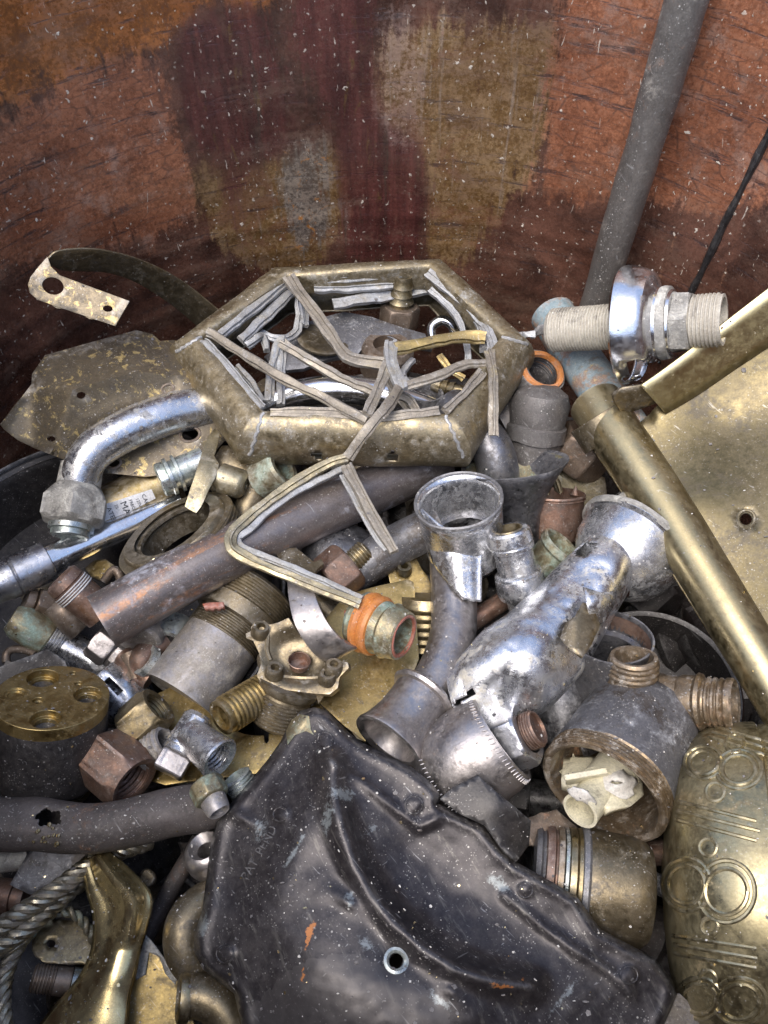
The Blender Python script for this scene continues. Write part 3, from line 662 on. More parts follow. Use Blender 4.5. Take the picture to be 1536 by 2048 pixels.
cm = [('came_brown', 14, [(482, 150, 5.6), (600, 320, 5.5), (690, 445, 5.4), (735, 480, 5.4), (885, 505, 5.2)]),
      ('came_brown', 13, [(160, 380, 5.7), (320, 470, 5.6), (480, 565, 5.6), (640, 650, 5.6), (795, 735, 5.5)]),
      ('lead', 11, [(455, 410, 5.6), (440, 420, 5.4), (420, 520, 4.6), (400, 660, 4.4)]), ('lead', 10, [(455, 440, 4.9), (450, 660, 4.3)]),
      ('came_brown', 14, [(450, 415, 5.5), (560, 490, 5.2), (700, 560, 4.8), (835, 610, 4.4)]),
      ('came_brown', 13, [(795, 700, 5.7), (850, 580, 5.6), (872, 500, 5.6)]),
      ('came_brown', 13, [(728, 885, 4.6), (800, 775, 5.9), (870, 680, 6.2), (930, 600, 5.7)]),
      ('lead', 14, [(895, 420, 5.5), (905, 520, 5.6), (935, 610, 5.6)]),
      ('gold_brass', 15, [(912, 435, 5.5), (1050, 412, 5.5), (1180, 395, 5.4), (1280, 400, 5.3)]),
      ('came_brown', 11, [(950, 592, 5.5), (1080, 540, 5.6), (1180, 510, 5.5), (1285, 500, 5.3)]),
      ('came_brown', 12, [(1300, 440, 5.5), (1303, 560, 5.8), (1300, 700, 5.0), (1302, 795, 4.4)]),
      ('lead', 12, [(1040, 140, 5.2), (1120, 200, 5.1), (1220, 290, 5.0), (1290, 380, 5.0), (1305, 460, 5.0)]),
      ('lead', 9, [(1045, 200, 4.4), (1140, 300, 4.2), (1180, 380, 4.0), (1215, 500, 3.8)]),
      ('lead', 9, [(1090, 180, 4.9), (1180, 260, 4.7), (1250, 350, 4.6), (1270, 450, 4.5)]),
      ('lead', 13, [(545, 155, 5.0), (700, 152, 5.0), (860, 138, 5.0), (1020, 128, 5.0)]),
      ('lead', 10, [(570, 205, 4.4), (700, 200, 4.3), (800, 192, 4.3), (900, 180, 4.3)]),
      ('lead', 14, [(655, 262, 3.6), (760, 240, 3.6), (900, 225, 3.5), (1035, 205, 3.6)]),
      ('lead', 10, [(190, 385, 5.0), (300, 300, 5.0), (400, 230, 5.0), (478, 175, 5.0)]),
      ('lead', 11, [(280, 405, 4.3), (380, 310, 4.3), (495, 215, 4.4)]), ('lead', 10, [(360, 380, 3.4), (440, 385, 3.2), (520, 370, 3.0), (510, 220, 4.0)]),
      ('lead', 9, [(545, 350, 3.0), (540, 260, 3.4), (505, 205, 4.2)]),
      ('came_brown', 12, [(415, 685, 5.2), (640, 695, 5.2), (860, 705, 5.2), (1090, 705, 5.2)]),
      ('came_brown', 10, [(1115, 695, 5.3), (1190, 610, 5.3), (1270, 530, 5.3)]),
      ('lead', 11, [(150, 405, 5.3), (230, 500, 5.2), (310, 600, 5.1), (385, 685, 5.1)]), ('lead', 8, [(270, 500, 4.2), (350, 600, 4.0), (380, 670, 4.0)]),
      ('came_brown', 10, [(925, 620, 4.6), (965, 655, 4.2), (995, 690, 3.8)]), ('lead', 9, [(320, 420, 4.8), (350, 400, 4.9), (375, 395, 4.6), (385, 440, 4.4)]),
      ('gold_brass', 8, [(1075, 470, 3.4), (1130, 510, 3.0), (1180, 560, 2.6)]), ('lead', 9, [(980, 480, 4.4), (940, 540, 4.2), (960, 580, 4.0)]),
      ('came_brown', 8, [(880, 560, 3.8), (920, 640, 3.4), (980, 700, 3.0)])]
for m, wd, pl in cm:
    t.add('came_strip', came([(p[0]+random.gauss(0, 3), p[1]+random.gauss(0, 3), p[2]) for p in q('B', *pl)], wd*random.uniform(.68, .9), random.uniform(4.5, 7), wob=3., tw=random.uniform(-.35, .35)), m)
t.add('wire_twist', tube([(1040, 674, 4.9), (1062, 668, 5.0), (1080, 664, 4.6), (1090, 668, 4.4)], 7, 6, 10, wob=12, wf=200), 'lead', parent=hr)

# ---- things seen through the frame
t = Thing('hose_barb_fitting', 'upright brass hose barb over a hex nut standing inside the hexagon frame', 'fitting')
ax = Ax((797, 650), (807, 552), 1.2, .45)
t.add('hex_nut', lathe(ax, nut(-.05, .42, 40, 8), 48), 'bronze', bevel=.0004)
t.add('barb', lathe(ax, [(.4, 22), (.5, 22), (.5, 26), (.62, 19), (.64, 19), (.64, 24), (.78, 18), (.8, 18), (.8, 23), (.92, 18), (.93, 18), (1, 17), (1, 12), (.5, 12), (.5, 0)], 28), 'old_brass')
t = Thing('flat_valve_cover', 'pale oval metal cover with a rimmed hole under the hexagon frame strips', 'cover')
ol = q('B', (480, 400), (560, 330), (700, 290), (820, 310), (930, 350), (1030, 380), (1060, 440), (950, 420), (870, 385), (800, 405), (760, 460), (640, 480), (540, 520), (430, 530), (380, 470))
t.add('plate', sheet(ol, HF([(590, 680, 2.0), (680, 630, 2.4), (800, 650, 2.2), (850, 690, 1.6), (640, 730, 1.6), (700, 690, 2.2)]), [circ(*q('B', (550, 415))[0], 13, 5)], 14, 2), 'slate_metal', solid=.004, bevel=.0012)
t.add('disc', lathe(Ax(q('B', (620, 400))[0], (648, 668), 2.3, .55), [(-.4, 52), (.1, 54), (.25, 50), (.25, 42), (.15, 40), (.15, 0)], 36), 'tan_brass')
t = Thing('chrome_bend', 'shiny chrome pipe bend passing low under the hexagon frame', 'pipe')
t.add('pipe', tube([(500, 840, -.2), (560, 800, .6), (660, 780, 1.0), (760, 790, 1.0), (880, 830, .4)], 30, 8, 28, wob=1), 'clean_chrome')
t = Thing('hook', 'small chrome hook showing inside the right of the hexagon frame', 'hook')
t.add('hook', tube(q('B', (1060, 400, 1.), (1060, 350, 1.6), (1100, 325, 2.), (1140, 345, 1.8), (1155, 400, 1.)), 10, 8, 14), 'clean_chrome')
t = Thing('ring_clip', 'thin grey open ring lying under the front of the hexagon frame', 'ring')
t.add('ring', lathe(Ax((850, 800), (852, 770), 1., .5), [(-.2, 36), (.5, 36), (.5, 32), (-.2, 32), (-.2, 36)], 40), 'slate_metal')
t = Thing('small_hose_tail', 'little ridged brass hose tail under the right side of the hexagon frame', 'fitting')
t.add('tail', lathe(Ax((865, 768), (930, 785), 1.2, .2), [(0, 0), (0, 13), (.25, 16), (.26, 12), (.45, 16), (.46, 12), (.66, 16), (.67, 12), (1, 13), (1, 0)], 24), 'old_brass')
t = Thing('brown_drum_fitting', 'dull round brown fitting deep inside the hexagon frame', 'fitting')
t.add('body', lathe(Ax((770, 740), (778, 680), .2, .6), [(0, 50), (.7, 52), (.85, 45), (.85, 30), (.5, 30), (.5, 0)], 36), 'bronze')

# ---- threaded fitting with torn chrome flange
t = Thing('threaded_flange_fitting', 'cream crusted threaded pipe with a torn chrome flange in front of the grey pipe', 'fitting')
ax = Ax((1100, 661), (1440, 640), 5.6, .34)
t.add('threaded_pipe', lathe(ax, [(0, 0), (0, 36), (.02, 42)]+thr(.02, .5, 43, 26, 3)+[(.5, 36)], 44, wob=1.2, wf=300), 'cream_thread')
fm = lathe(ax, [(.46, 106), (.475, 110), (.5, 110), (.55, 106), (.6, 101), (.63, 96), (.645, 88), (.655, 76), (.67, 68), (.7, 64), (.75, 60), (.76, 54)], 96, wob=2, wf=50).mesh('flange')
bm = bmesh.new(); bm.from_mesh(fm); dl = []
for f in bm.faces:
    x, y = pix(f.calc_center_median()); tt = (f.calc_center_median()-ax.p0).dot(ax.d)/ax.L
    e = .52+.05*abs(((x*.055) % 2)-1)+.02*noise.noise(f.calc_center_median()*200)
    if y > 722 and tt > e+.02*(1-(y-722)/40): dl.append(f)
bmesh.ops.delete(bm, geom=dl, context='FACES'); bm.to_mesh(fm); bm.free()
t.add('flange', fm, 'clean_chrome', solid=.001)
t.add('hex_collar', lathe(ax, [(.66, 30), (.66, 64), (.7, 68), (.735, 66), (.74, 58), (.78, 58, 6), (.84, 57, 6), (.85, 50), (.85, 30)], 48, .3, wob=1.6, wf=90), 'lime_scale')
t.add('threaded_end', lathe(ax, [(.8, 30), (.8, 49), (.84, 49)]+thr(.85, 1.0, 48, 7, 3)+bore(1.02, 46, .7, .86), 44, wob=.8), 'cream_thread')

# ---- blue painted pipe, brass sheet fixture
t = Thing('blue_painted_pipe', 'pipe with flaking blue paint running down into the brass tube collar', 'pipe')
t.add('pipe', tube([(1105, 630, 2.6), (1150, 705, 2.6), (1225, 815, 2.8), (1290, 910, 2.6)], 44, 8, 30, wob=.8), 'blue_paint')
t = Thing('brass_sheet_fixture', 'large brass sheet with folded edge and a brushed tube clamped along it', 'fixture')
zt = lambda y: 3.4-(y-850)*.0012
bt = t.add('tube', tube([(1190, 806, 3.1), (1240, 880, 3.2), (1320, 1000, 3.1), (1430, 1180, 2.9), (1580, 1430, 2.5)], 52, 10, 40, wob=.6, inner=.9), 'brushed_brass')
def band(c0, c1, z, r, w):
    return lathe(Ax(c0, c1, z, 0), [(0, r-6), (0, r), (1, r), (1, r-6), (0, r-6)], 44)
t.add('collar', band((1193, 832), (1222, 876), 3.15, 59, 0), 'tan_brass', parent=bt, bevel=.0003)
t.add('collar_tab', sheet(q('C', (640, 890), (700, 850), (890, 825), (945, 880), (965, 910), (860, 950), (760, 985), (690, 985)), HF([(1225, 800, 5.6), (1320, 770, 6.6), (1336, 800, 5.2), (1250, 825, 4.6)]), (), 14), 'tan_brass', parent=bt, solid=.0015)
SF = HF([(1279, 845, 4.2), (1335, 797, 5.1), (1440, 725, 6.7), (1536, 660, 8.4), (1600, 616, 9.8), (1536, 900, 5.0), (1492, 1037, 3.9), (1400, 1000, 3.7), (1536, 1230, 2.8), (1420, 1130, 2.7), (1330, 960, 3.3), (1600, 760, 6.9), (1610, 1440, 2.2), (1610, 1100, 4.1), (1450, 850, 4.7)])
ol = [(1279, 845), (1335, 797), (1440, 725), (1536, 660), (1600, 616), (1604, 760), (1610, 1100), (1610, 1440), (1500, 1260), (1420, 1130), (1330, 985)]
hl = circ(1492, 1038, 12, 12, 20)
sh = t.add('sheet', sheet(ol, SF, [hl], 22, .6, wf=12), 'dark_brass_sheet', solid=.0012)
sb = bvh(sh['me'])
t.add('eyelet', wires(sb, [circ(1492, 1038, 17, 17, 24)+[(1509, 1038)]], 4), 'dark_brass_sheet', parent=sh)
fe = ribbon([(1280, 770, 6.8), (1345, 724, 7.6), (1440, 650, 9.), (1536, 576, 10.8), (1600, 527, 12.2)], [(1330, 826, 4.7), (1392, 790, 5.4), (1472, 736, 6.6), (1554, 682, 8.1), (1606, 648, 9.2)], 6, 4, .2)
t.add('folded_edge', fe, 'edge_brass', parent=sh, solid=.0012)
t.add('lower_flange', ribbon([(1168, 868, 2.2), (1230, 960, 2.1), (1330, 1120, 1.9), (1500, 1390, 1.5), (1570, 1500, 1.3)], [(1190, 862, 1.4), (1250, 945, 1.2), (1350, 1100, 1.), (1520, 1370, .6), (1600, 1500, .5)], 6, 3, .5), 'gold_brass', parent=sh, solid=.0012)
t = Thing('brass_bracket_corner', 'torn brown brass corner under the lower end of the brushed brass tube', 'scrap')
t.add('corner', sheet([(1500, 1380), (1536, 1360), (1600, 1360), (1600, 1440), (1545, 1424)], HF([(1500, 1380, .6), (1600, 1360, .2), (1545, 1424, .2)]), (), 14, 1), 'bronze', solid=.0012)

# ---- grey cast valve with orange ring
t = Thing('cast_valve', 'rough grey cast valve with an orange sealed port beside the hexagon frame', 'valve')
ax = Ax((1062, 930), (1085, 770), -1., .25)
t.add('body', lathe(ax, [(0, 40), (.05, 52), (.3, 54), (.32, 60), (.5, 60), (.52, 55), (.75, 58), (.9, 50), (1, 30), (1, 0)], 40, wob=5, wf=60), 'cast_grey')
ap = Ax((1056, 776), (1084, 742), 1.3, .72)
t.add('port', lathe(ap, [(0, 48), (.5, 52), (1., 50), (1.02, 40), (.4, 36), (.4, 0)], 40, wob=3, wf=90), 'cast_grey')
t.add('orange_ring', lathe(ap, [(.98, 46), (1.1, 44), (1.12, 40), (1.1, 35), (.7, 33), (.7, 38), (.98, 46)], 40, wob=1.6, wf=120), 'orange_seal')
t.add('dark_bore', lathe(ap, thr(1.02, .5, 33, 5, 3)+[(.45, 20), (.45, 0)], 36), 'black_iron')
t.add('side_arm', tube([(1070, 800, .8), (1030, 830, .4), (1000, 850, 0)], 46, 6, 24, wob=5), 'cast_grey')

# ---- funnel, dome
t = Thing('chrome_funnel', 'flared chrome cup with a greenish inside behind the open tee', 'cup')
ax = Ax((1044, 1090), (1030, 928), -2., .36)
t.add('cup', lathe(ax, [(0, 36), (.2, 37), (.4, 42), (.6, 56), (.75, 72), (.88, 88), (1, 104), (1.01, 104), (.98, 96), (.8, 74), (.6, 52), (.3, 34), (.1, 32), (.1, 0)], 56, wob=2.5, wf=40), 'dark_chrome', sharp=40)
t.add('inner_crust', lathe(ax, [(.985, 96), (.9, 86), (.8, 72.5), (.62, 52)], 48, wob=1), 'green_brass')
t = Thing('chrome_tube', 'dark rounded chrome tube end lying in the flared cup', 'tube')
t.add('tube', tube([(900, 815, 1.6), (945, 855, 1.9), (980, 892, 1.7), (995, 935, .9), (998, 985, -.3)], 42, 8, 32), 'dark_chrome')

# ---- brown cup with bail
t = Thing('copper_cup', 'small brown copper cup with a ribbed brass rim and wire bail', 'cup')
ax = Ax((1098, 1075), (1104, 985), -2.6, .25)
t.add('cup', lathe(ax, [(0, 0), (0, 58), (.06, 62), (.9, 63), (.9, 66), (.93, 64), (.96, 66), (1, 65), (1, 60), (.5, 58), (.5, 0)], 44, wob=.8), 'copper_brown')
t.add('bail', tube([(1095, 990, -1.2), (1100, 960, -.6), (1112, 958, -.5), (1122, 985, -1.1)], 5, 8, 10), 'old_brass')
t.add('spike', lathe(Ax((1150, 990), (1152, 972), -1.3, .1), [(0, 10), (1, 1), (1, 0)], 12), 'copper_brown')
t = Thing('pale_brass_disc', 'pale brass sheet behind the copper cup', 'disc')
t.add('sheet', sheet([(1105, 950), (1140, 925), (1210, 955), (1215, 1000), (1190, 1020), (1150, 1010), (1110, 980)], HF([(1105, 950, -1.2), (1210, 955, -1.6), (1190, 1020, -2.6), (1150, 930, -1.2)]), (), 14, 1), 'pale_brass', solid=.001)
t = Thing('dark_block_nut', 'large dark square nut in the shadow left of the brass tube', 'nut')
t.add('nut', lathe(Ax((1140, 930), (1185, 875), -1.6, .35), nut(0, 1, 62, 24, 6), 48, .4), 'bronze', bevel=.0008)

# ---- open chrome tee with curved pipe
t = Thing('open_chrome_tee', 'cut open chrome tee with a curved pipe ending in a flared socket', 'pipe fitting')
ax = Ax((930, 1085), (917, 1001), .4, .68)
cup = t.add('socket', lathe(ax, [(-.5, 60), (-.3, 64), (-.25, 77), (.2, 79), (.8, 82), (1, 83)], 64, wob=.8, wf=40), 'worn_chrome', solid=.0018)
t.add('inner_collar', lathe(ax, [(.1, 79), (.1, 62), (-.15, 62), (-.15, 77)], 56), 'dark_chrome', parent=cup)
t.add('rolled_rim', lathe(ax, [(.97, 80), (1.03, 80), (1.05, 83), (1.03, 86), (.97, 86), (.97, 80)], 64, wob=.8), 'slate_metal', parent=cup)
sk = MB(); N, Mm = 26, 14; vs = []
for i in range(N+1):
    u = i/N; xt, yt = 835+132*u, 1012+55*sin(min(1, u*1.35)*pi/2)-8*max(0, u-.8)*5*u; xb, yb = 866+96*u, 1125+78*sin(min(1, u*1.25)*pi/2)+3*noise.noise(Vector((u*9, 0, 1)))
    for j in range(Mm+1):
        v_ = j/Mm; p = P(xt+(xb-xt)*v_, yt+(yb-yt)*v_, 2.35+.1*u-1.5*v_); p += (CAM-p).normalized()*.004*sin(pi*min(1, u*1.1))*(1-.3*v_)
        vs.append(p+noise.noise_vector(p*38)*.0011)
sk.add(vs, [(i*(Mm+1)+j, i*(Mm+1)+j+1, (i+1)*(Mm+1)+j+1, (i+1)*(Mm+1)+j) for i in range(N) for j in range(Mm)])
t.add('cut_skirt', sk, 'worn_chrome', solid=.0014)
t.add('curved_pipe', tube([(905, 1120, -.6), (908, 1200, -.4), (905, 1270, -.1), (882, 1340, .2), (845, 1400, .4), (815, 1440, .5)], 46, 8, 32, wob=.8), 'nickel')
ax2 = Ax((850, 1385), (778, 1482), .4, .42)
t.add('flared_end', lathe(ax2, [(0, 44), (0, 66), (.05, 70), (.1, 66), (.12, 59), (.3, 58), (.55, 59), (.75, 63), (.9, 68), (1, 74), (1.04, 74), (1.05, 66), (1.0, 58), (.7, 48), (.5, 46), (.5, 0)], 52, wob=1), 'nickel')
t.add('side_arm', tube([(880, 1050, -.2), (820, 1075, -.6), (760, 1110, -1.2), (700, 1150, -2.)], 42, 8, 30, wob=1.2), 'slate_metal')

# ---- chrome aerator
t = Thing('chrome_connector', 'stepped chrome tap connector with a brass bore between the tee and crushed trap', 'connector')
ax = Ax((1052, 1215), (1016, 1058), -.8, .4)
t.add('body', lathe(ax, [(0, 34), (.16, 38), (.18, 47), (.26, 50), (.42, 48), (.43, 45), (.45, 47), (.47, 44), (.48, 39), (.74, 38), (.76, 43), (.8, 43), (.81, 41), (.84, 44), (.97, 42), (1, 38), (1, 28), (.6, 26), (.6, 0)], 48, wob=.4), 'worn_chrome')
t.add('brass_liner', lathe(ax, [(.985, 29), (1.01, 28), (1.01, 25), (.65, 24)], 36), 'old_brass')
t = Thing('green_brass_ferrule', 'brass ferrule with a verdigris rim against the chrome connector', 'ferrule')
ax = Ax((1085, 1130), (1125, 1090), -1.2, .35)
t.add('ferrule', lathe(ax, [(-.6, 36), (.7, 40), (.8, 45), (1., 45), (1.05, 40), (1., 34), (.4, 34), (.2, 0)], 40, wob=.6), 'green_brass')

# ---- crushed chrome trap
t = Thing('crushed_chrome_trap', 'large crushed chrome trap pipe with torn skin and a domed collar', 'pipe fitting')
pts = [(1250, 1085, 1.0, 56), (1215, 1125, 1.4, 62), (1170, 1182, 1.6, 74), (1125, 1240, 1.6, 82), (1080, 1296, 1.5, 94), (1030, 1340, 1.3, 100), (985, 1372, 1.0, 90), (945, 1395, .6, 74), (915, 1405, .3, 58)]
tm = tube(pts, 80, 14, 72, wob=0).mesh('pipe')
for v in tm.vertices:
    x, y = pix(v.co); a = noise.noise_vector(v.co*22)*.0018+noise.noise_vector(v.co*70)*.0005
    cr = abs(noise.noise(v.co*34+Vector((5, 0, 0))))+.5*abs(noise.noise(v.co*80)); a = a-(CAM-v.co).normalized()*(.005*max(0, .3-cr))
    v.co += a
    for (cx, cy, r, dz) in ((1160, 1150, 40, .006), (1095, 1225, 45, .004), (1000, 1400, 60, .008), (1150, 1310, 60, .007), (1180, 1240, 40, .006)):
        g = math.exp(-((x-cx)**2+(y-cy)**2)/(r*r))
        v.co += (v.co-CAM).normalized()*dz*g
tm = punch(tm, 1168, 1097, 22, 13, .5, -.5); tm = punch(tm, 930, 1395, 34, 5, .2, -.6)
tr = t.add('pipe', tm, 'peeled_chrome', solid=.001)
ax = Ax((1250, 1108), (1208, 1158), .7, .5)
t.add('domed_collar', lathe(ax, [(-.55, 112), (-.5, 118), (-.42, 118), (-.35, 110), (-.2, 108), (.15, 104), (.45, 95), (.7, 82), (.9, 68), (1, 58)], 64, wob=2.5, wf=40), 'worn_chrome', solid=.0012)
t.add('rim_ring', lathe(ax, [(-.55, 108), (-.62, 114), (-.58, 121), (-.46, 122), (-.4, 116), (-.44, 110), (-.55, 108)], 64, wob=3, wf=60), 'lime_scale')
t.add('ring_nut', lathe(Ax((1255, 1070), (1205, 1015), .2, .1), [(.2, 30), (.2, 62), (.25, 66), (.8, 68), (.95, 68), (1, 64), (1, 40)], 48, wob=2, wf=120), 'lime_scale')
tb = bvh(tm)
t.add('lifted_skin', sheet([(1165, 1175), (1200, 1185), (1235, 1180), (1230, 1210), (1215, 1240), (1200, 1250), (1178, 1232)], HF([(1165, 1175, 4.4), (1235, 1180, 3.2), (1200, 1250, 3.2), (1200, 1200, 4.4)]), (), 12, 2), 'worn_chrome', parent=tr, solid=.0008)
t.add('crust', sheet([(1165, 1205), (1185, 1215), (1200, 1250), (1185, 1290), (1165, 1315), (1140, 1300), (1120, 1275), (1130, 1245), (1150, 1232)], lambda x, y: 4.25-.008*abs(x-1150), (), 12, 4), 'tan_brass', parent=tr, solid=.001)

t = Thing('dark_cup', 'dark wide open chrome cup in shadow under the crushed trap', 'cup')
ax = Ax((1195, 1440), (1222, 1272), -3.8, .7)
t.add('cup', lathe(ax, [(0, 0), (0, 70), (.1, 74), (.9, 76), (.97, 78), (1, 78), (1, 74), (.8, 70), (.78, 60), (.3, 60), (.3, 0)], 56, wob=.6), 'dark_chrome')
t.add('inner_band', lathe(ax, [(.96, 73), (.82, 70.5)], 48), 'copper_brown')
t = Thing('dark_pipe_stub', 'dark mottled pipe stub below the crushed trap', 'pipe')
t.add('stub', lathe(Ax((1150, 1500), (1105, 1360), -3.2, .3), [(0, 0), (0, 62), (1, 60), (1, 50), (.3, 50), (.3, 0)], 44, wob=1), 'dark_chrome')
t = Thing('copper_rod', 'thin copper tube lying behind the curved nickel pipe', 'tube')
t.add('rod', tube([(900, 1275, -2.2), (950, 1240, -2.1), (1030, 1185, -2.)], 20, 6, 20), 'copper_brown')

# ---- filter body with plastic insert
t = Thing('filter_body', 'big grey valve body open at one end with cream plastic inside and two ports', 'valve')
ax = Ax((1290, 1435), (1202, 1588), -.4, .66)
fb = t.add('body', lathe(ax, [(-.18, 0), (-.17, 60), (-.12, 85), (-.02, 104), (.1, 112), (.5, 116), (.82, 119), (.84, 112), (.86, 112)], 72, wob=2.2, wf=45), 'slate_metal', sharp=40)
t.add('threaded_rim', lathe(ax, [(.82, 100), (.82, 119)]+thr(.84, .98, 120, 4, 4)+[(.99, 117), (1.0, 112), (.98, 104), (.9, 100), (.2, 98), (.1, 0)], 72, wob=1.6, wf=60), 'copper_rim')
ai = Ax((1222, 1555), (1160, 1622), .2, .68)
ins = t.add('plastic_insert', lathe(ai, [(-.2, 0), (-.2, 48), (.3, 44), (.32, 36), (.8, 34), (.98, 36), (1, 36), (1, 30), (.5, 28), (.5, 0)], 40, wob=.8), 'cream_plastic')
t.add('plastic_block', sheet([(1128, 1515), (1180, 1512), (1250, 1520), (1285, 1555), (1288, 1590), (1262, 1612), (1212, 1618), (1200, 1580), (1150, 1570), (1122, 1560)], HF([(1128, 1515, -.6), (1250, 1520, -.4), (1285, 1600, .6), (1200, 1580, 1.1), (1140, 1560, .4), (1230, 1560, 1.2)]), (), 9, .6), 'cream_plastic', parent=ins, solid=.006)
t.add('plastic_rib', box(Ax((1130, 1560), (1215, 1545), 1., 0), 0, 1, 6, 20), 'cream_plastic', parent=ins, bevel=.0006)
t.add('white_crust', sheet(circ(1235, 1562, 44, 26, 22, .5, .25), HF([(1235, 1562, 1.9), (1195, 1560, 1.3), (1275, 1575, 1.2), (1235, 1590, 1.5), (1235, 1535, 1.2)]), [circ(1235, 1562, 16, 6, 12, .2, .3)], 9, 5), 'white_crust', parent=ins, solid=.002)
t.add('crust_lip', sheet(circ(1165, 1592, 30, 12, 18, .4, .2), HF([(1165, 1592, 2.3), (1140, 1585, 1.9), (1195, 1605, 1.9), (1165, 1605, 2.0)]), (), 8, 4), 'white_crust', parent=ins, solid=.0012)
tp = Ax((1262, 1420), (1268, 1312), .2, .5)
t.add('port', lathe(tp, [(-.2, 50), (.2, 52), (.5, 50), (.6, 46)]+thr(.65, .92, 50, 3, 3)+[(.95, 48), (1, 45), (1, 38), (.6, 36), (.4, 0)], 44, wob=1.6), 'copper_rim')
ts = Ax((1275, 1395), (1468, 1408), .0, .3)
t.add('port', lathe(ts, [(-.1, 0), (-.1, 54), (.25, 52), (.45, 46), (.5, 50), (.62, 48), (.66, 54), (.7, 52), (.72, 45)]+thr(.74, .93, 48, 3, 3.5)+[(.95, 49), (1., 49), (1.02, 46), (1., 38), (.6, 36), (.6, 0)], 48, wob=2.6, wf=70), 'copper_rim')

# ---- embossed brass pot
t = Thing('embossed_brass_pot', 'round polished brass pot embossed with figures of eight and triple lines', 'pot')
ax = Ax((1345, 1742), (1540, 1772), -2.4, .0)
pm = lathe(ax, [(-.12, 0), (-.09, 90), (-.05, 150), (0, 200), (.08, 240), (.2, 268), (.4, 288), (.6, 299), (.84, 304), (.86, 304), (.875, 298), (.9, 298), (.93, 301), (1., 302), (1.15, 296), (1.3, 272), (1.32, 256), (1.15, 275), (.9, 285)], 128, wob=1.2, wf=20).mesh('pot', 60)
pt = t.add('pot', pm, 'pot_brass'); pb = bvh(pm)
C2 = lambda cx, cy, rx, ry=None, a0=0, a1=2*pi: [(cx+rx*cos(a0+(a1-a0)*i/30), cy+(ry or rx)*sin(a0+(a1-a0)*i/30)) for i in range(31)]
def eight(x0, y0, r0, x1, y1, r1, sy=1.):
    a = atan2(y1-y0, x1-x0); r = [C2(x0, y0, r0*.8, r0*.8*sy), C2(x1, y1, r1*.8, r1*.8*sy)]
    r += [C2(x0, y0, r0*1.08, r0*1.08*sy, a+.55, a+2*pi-.55), C2(x1, y1, r1*1.08, r1*1.08*sy, a+pi+.5, a+3*pi-.5)]
    return r
for ev in ((1411, 1526, 32, 1476, 1540, 38, .85), (1377, 1769, 41, 1451, 1783, 48, 1.08), (1402, 1996, 38, 1478, 2002, 44, .9)):
    t.add('embossed_eight', wires(pb, eight(ev[0]-2, ev[1], ev[2]*1.1, ev[3]+2, ev[4], ev[5]*1.1, ev[6]), 5.4), 'pot_brass', parent=pt)
for cx, cy, r in ((1470, 1488, 18), (1431, 1585, 18), (1417, 1695, 17), (1420, 1852, 16), (1416, 1956, 16)):
    t.add('embossed_dot', wires(pb, [C2(cx, cy, r)], 5.), 'pot_brass', parent=pt)
for ls in ([(1358, 1604, 1513, 1643), (1356, 1622, 1520, 1663), (1354, 1640, 1513, 1682)], [(1346, 1871, 1513, 1897), (1349, 1889, 1515, 1917), (1352, 1907, 1513, 1936)], [(1434, 1455, 1560, 1492), (1426, 1464, 1560, 1506), (1420, 1474, 1560, 1521)]):
    t.add('embossed_lines', wires(pb, [[(a+(c-a)*i/24, b+(d-b)*i/24) for i in range(25)] for a, b, c, d in ls], 4.8), 'pot_brass', parent=pt)

# ---- dark pressed plate
def bell_mat():
    m = MATS['dark_patina'].copy(); m.name = 'dark_plate'; MATS['dark_plate'] = m; T = m.node_tree; b = T.nodes['Principled BSDF']
    k = NB.__new__(NB); k.m = m; k.t = T; k.b = b; v = k.vec(); col = b.inputs['Base Color'].links[0].from_socket
    a = k.n('ShaderNodeAttribute', attribute_name='stain'); sp = k.n('ShaderNodeSeparateColor'); k.l(a.outputs['Color'], sp.inputs[0])
    n1 = k.noise(v, 120, 8, .76); n2 = k.noise(v, 500, 4, .75)
    nn = k.math('SUBTRACT', k.math('ADD', k.math('MULTIPLY', n1, .6), k.math('MULTIPLY', n2, .4)), .5)
    f = lambda i, amp, lo, hi: k.step(k.math('ADD', sp.outputs[i], k.math('MULTIPLY', nn, amp)), lo, hi)
    rays = k.noise(k.rot((0, 0, .5), (1, 9, 1)), 300, 4, .7)
    col = k.mix(k.math('MULTIPLY', k.step(rays, .56, .68), .3), col, (.2, .19, .17))
    col = k.mix(k.math('MULTIPLY', f(2, 3.2, .36, .66), .6), col, (.085, .078, .077))
    col = k.mix(k.math('MULTIPLY', f(0, 3.8, .6, 1.05), .7), col, (.27, .3, .31)); col = k.mix(f(1, 3., .6, .8), col, (.38, .15, .05))
    k.setin(b.inputs['Base Color'], col)
bell_mat()
t = Thing('dark_pressed_plate', 'large dark patinated pressed metal plate with a pale eyelet and curved ridge', 'plate')
ol = q('J', (700, 60), (780, 40), (850, 58), (900, 110), (970, 180), (1050, 240), (1200, 310), (1330, 380), (1440, 470), (1490, 540))+q('K', (75, 580), (200, 640), (330, 700), (430, 830), (510, 905), (700, 1010), (850, 1100), (980, 1280), (1150, 1370), (1280, 1440), (1380, 1560), (1410, 1640), (1370, 1740))+[(1310, 2090), (1200, 2160), (700, 2160), (500, 2140), (482, 2048)]+ \
    q('J', (370, 1810), (330, 1640), (250, 1580), (160, 1510), (110, 1420), (105, 1320), (150, 1180), (180, 960), (200, 800), (230, 680), (300, 590), (420, 450), (520, 330), (590, 230), (640, 130))
ridge = [(662, 1525), (668, 1590), (685, 1660), (710, 1730), (745, 1790), (790, 1845), (845, 1895), (910, 1935), (985, 1960), (1060, 1972)]
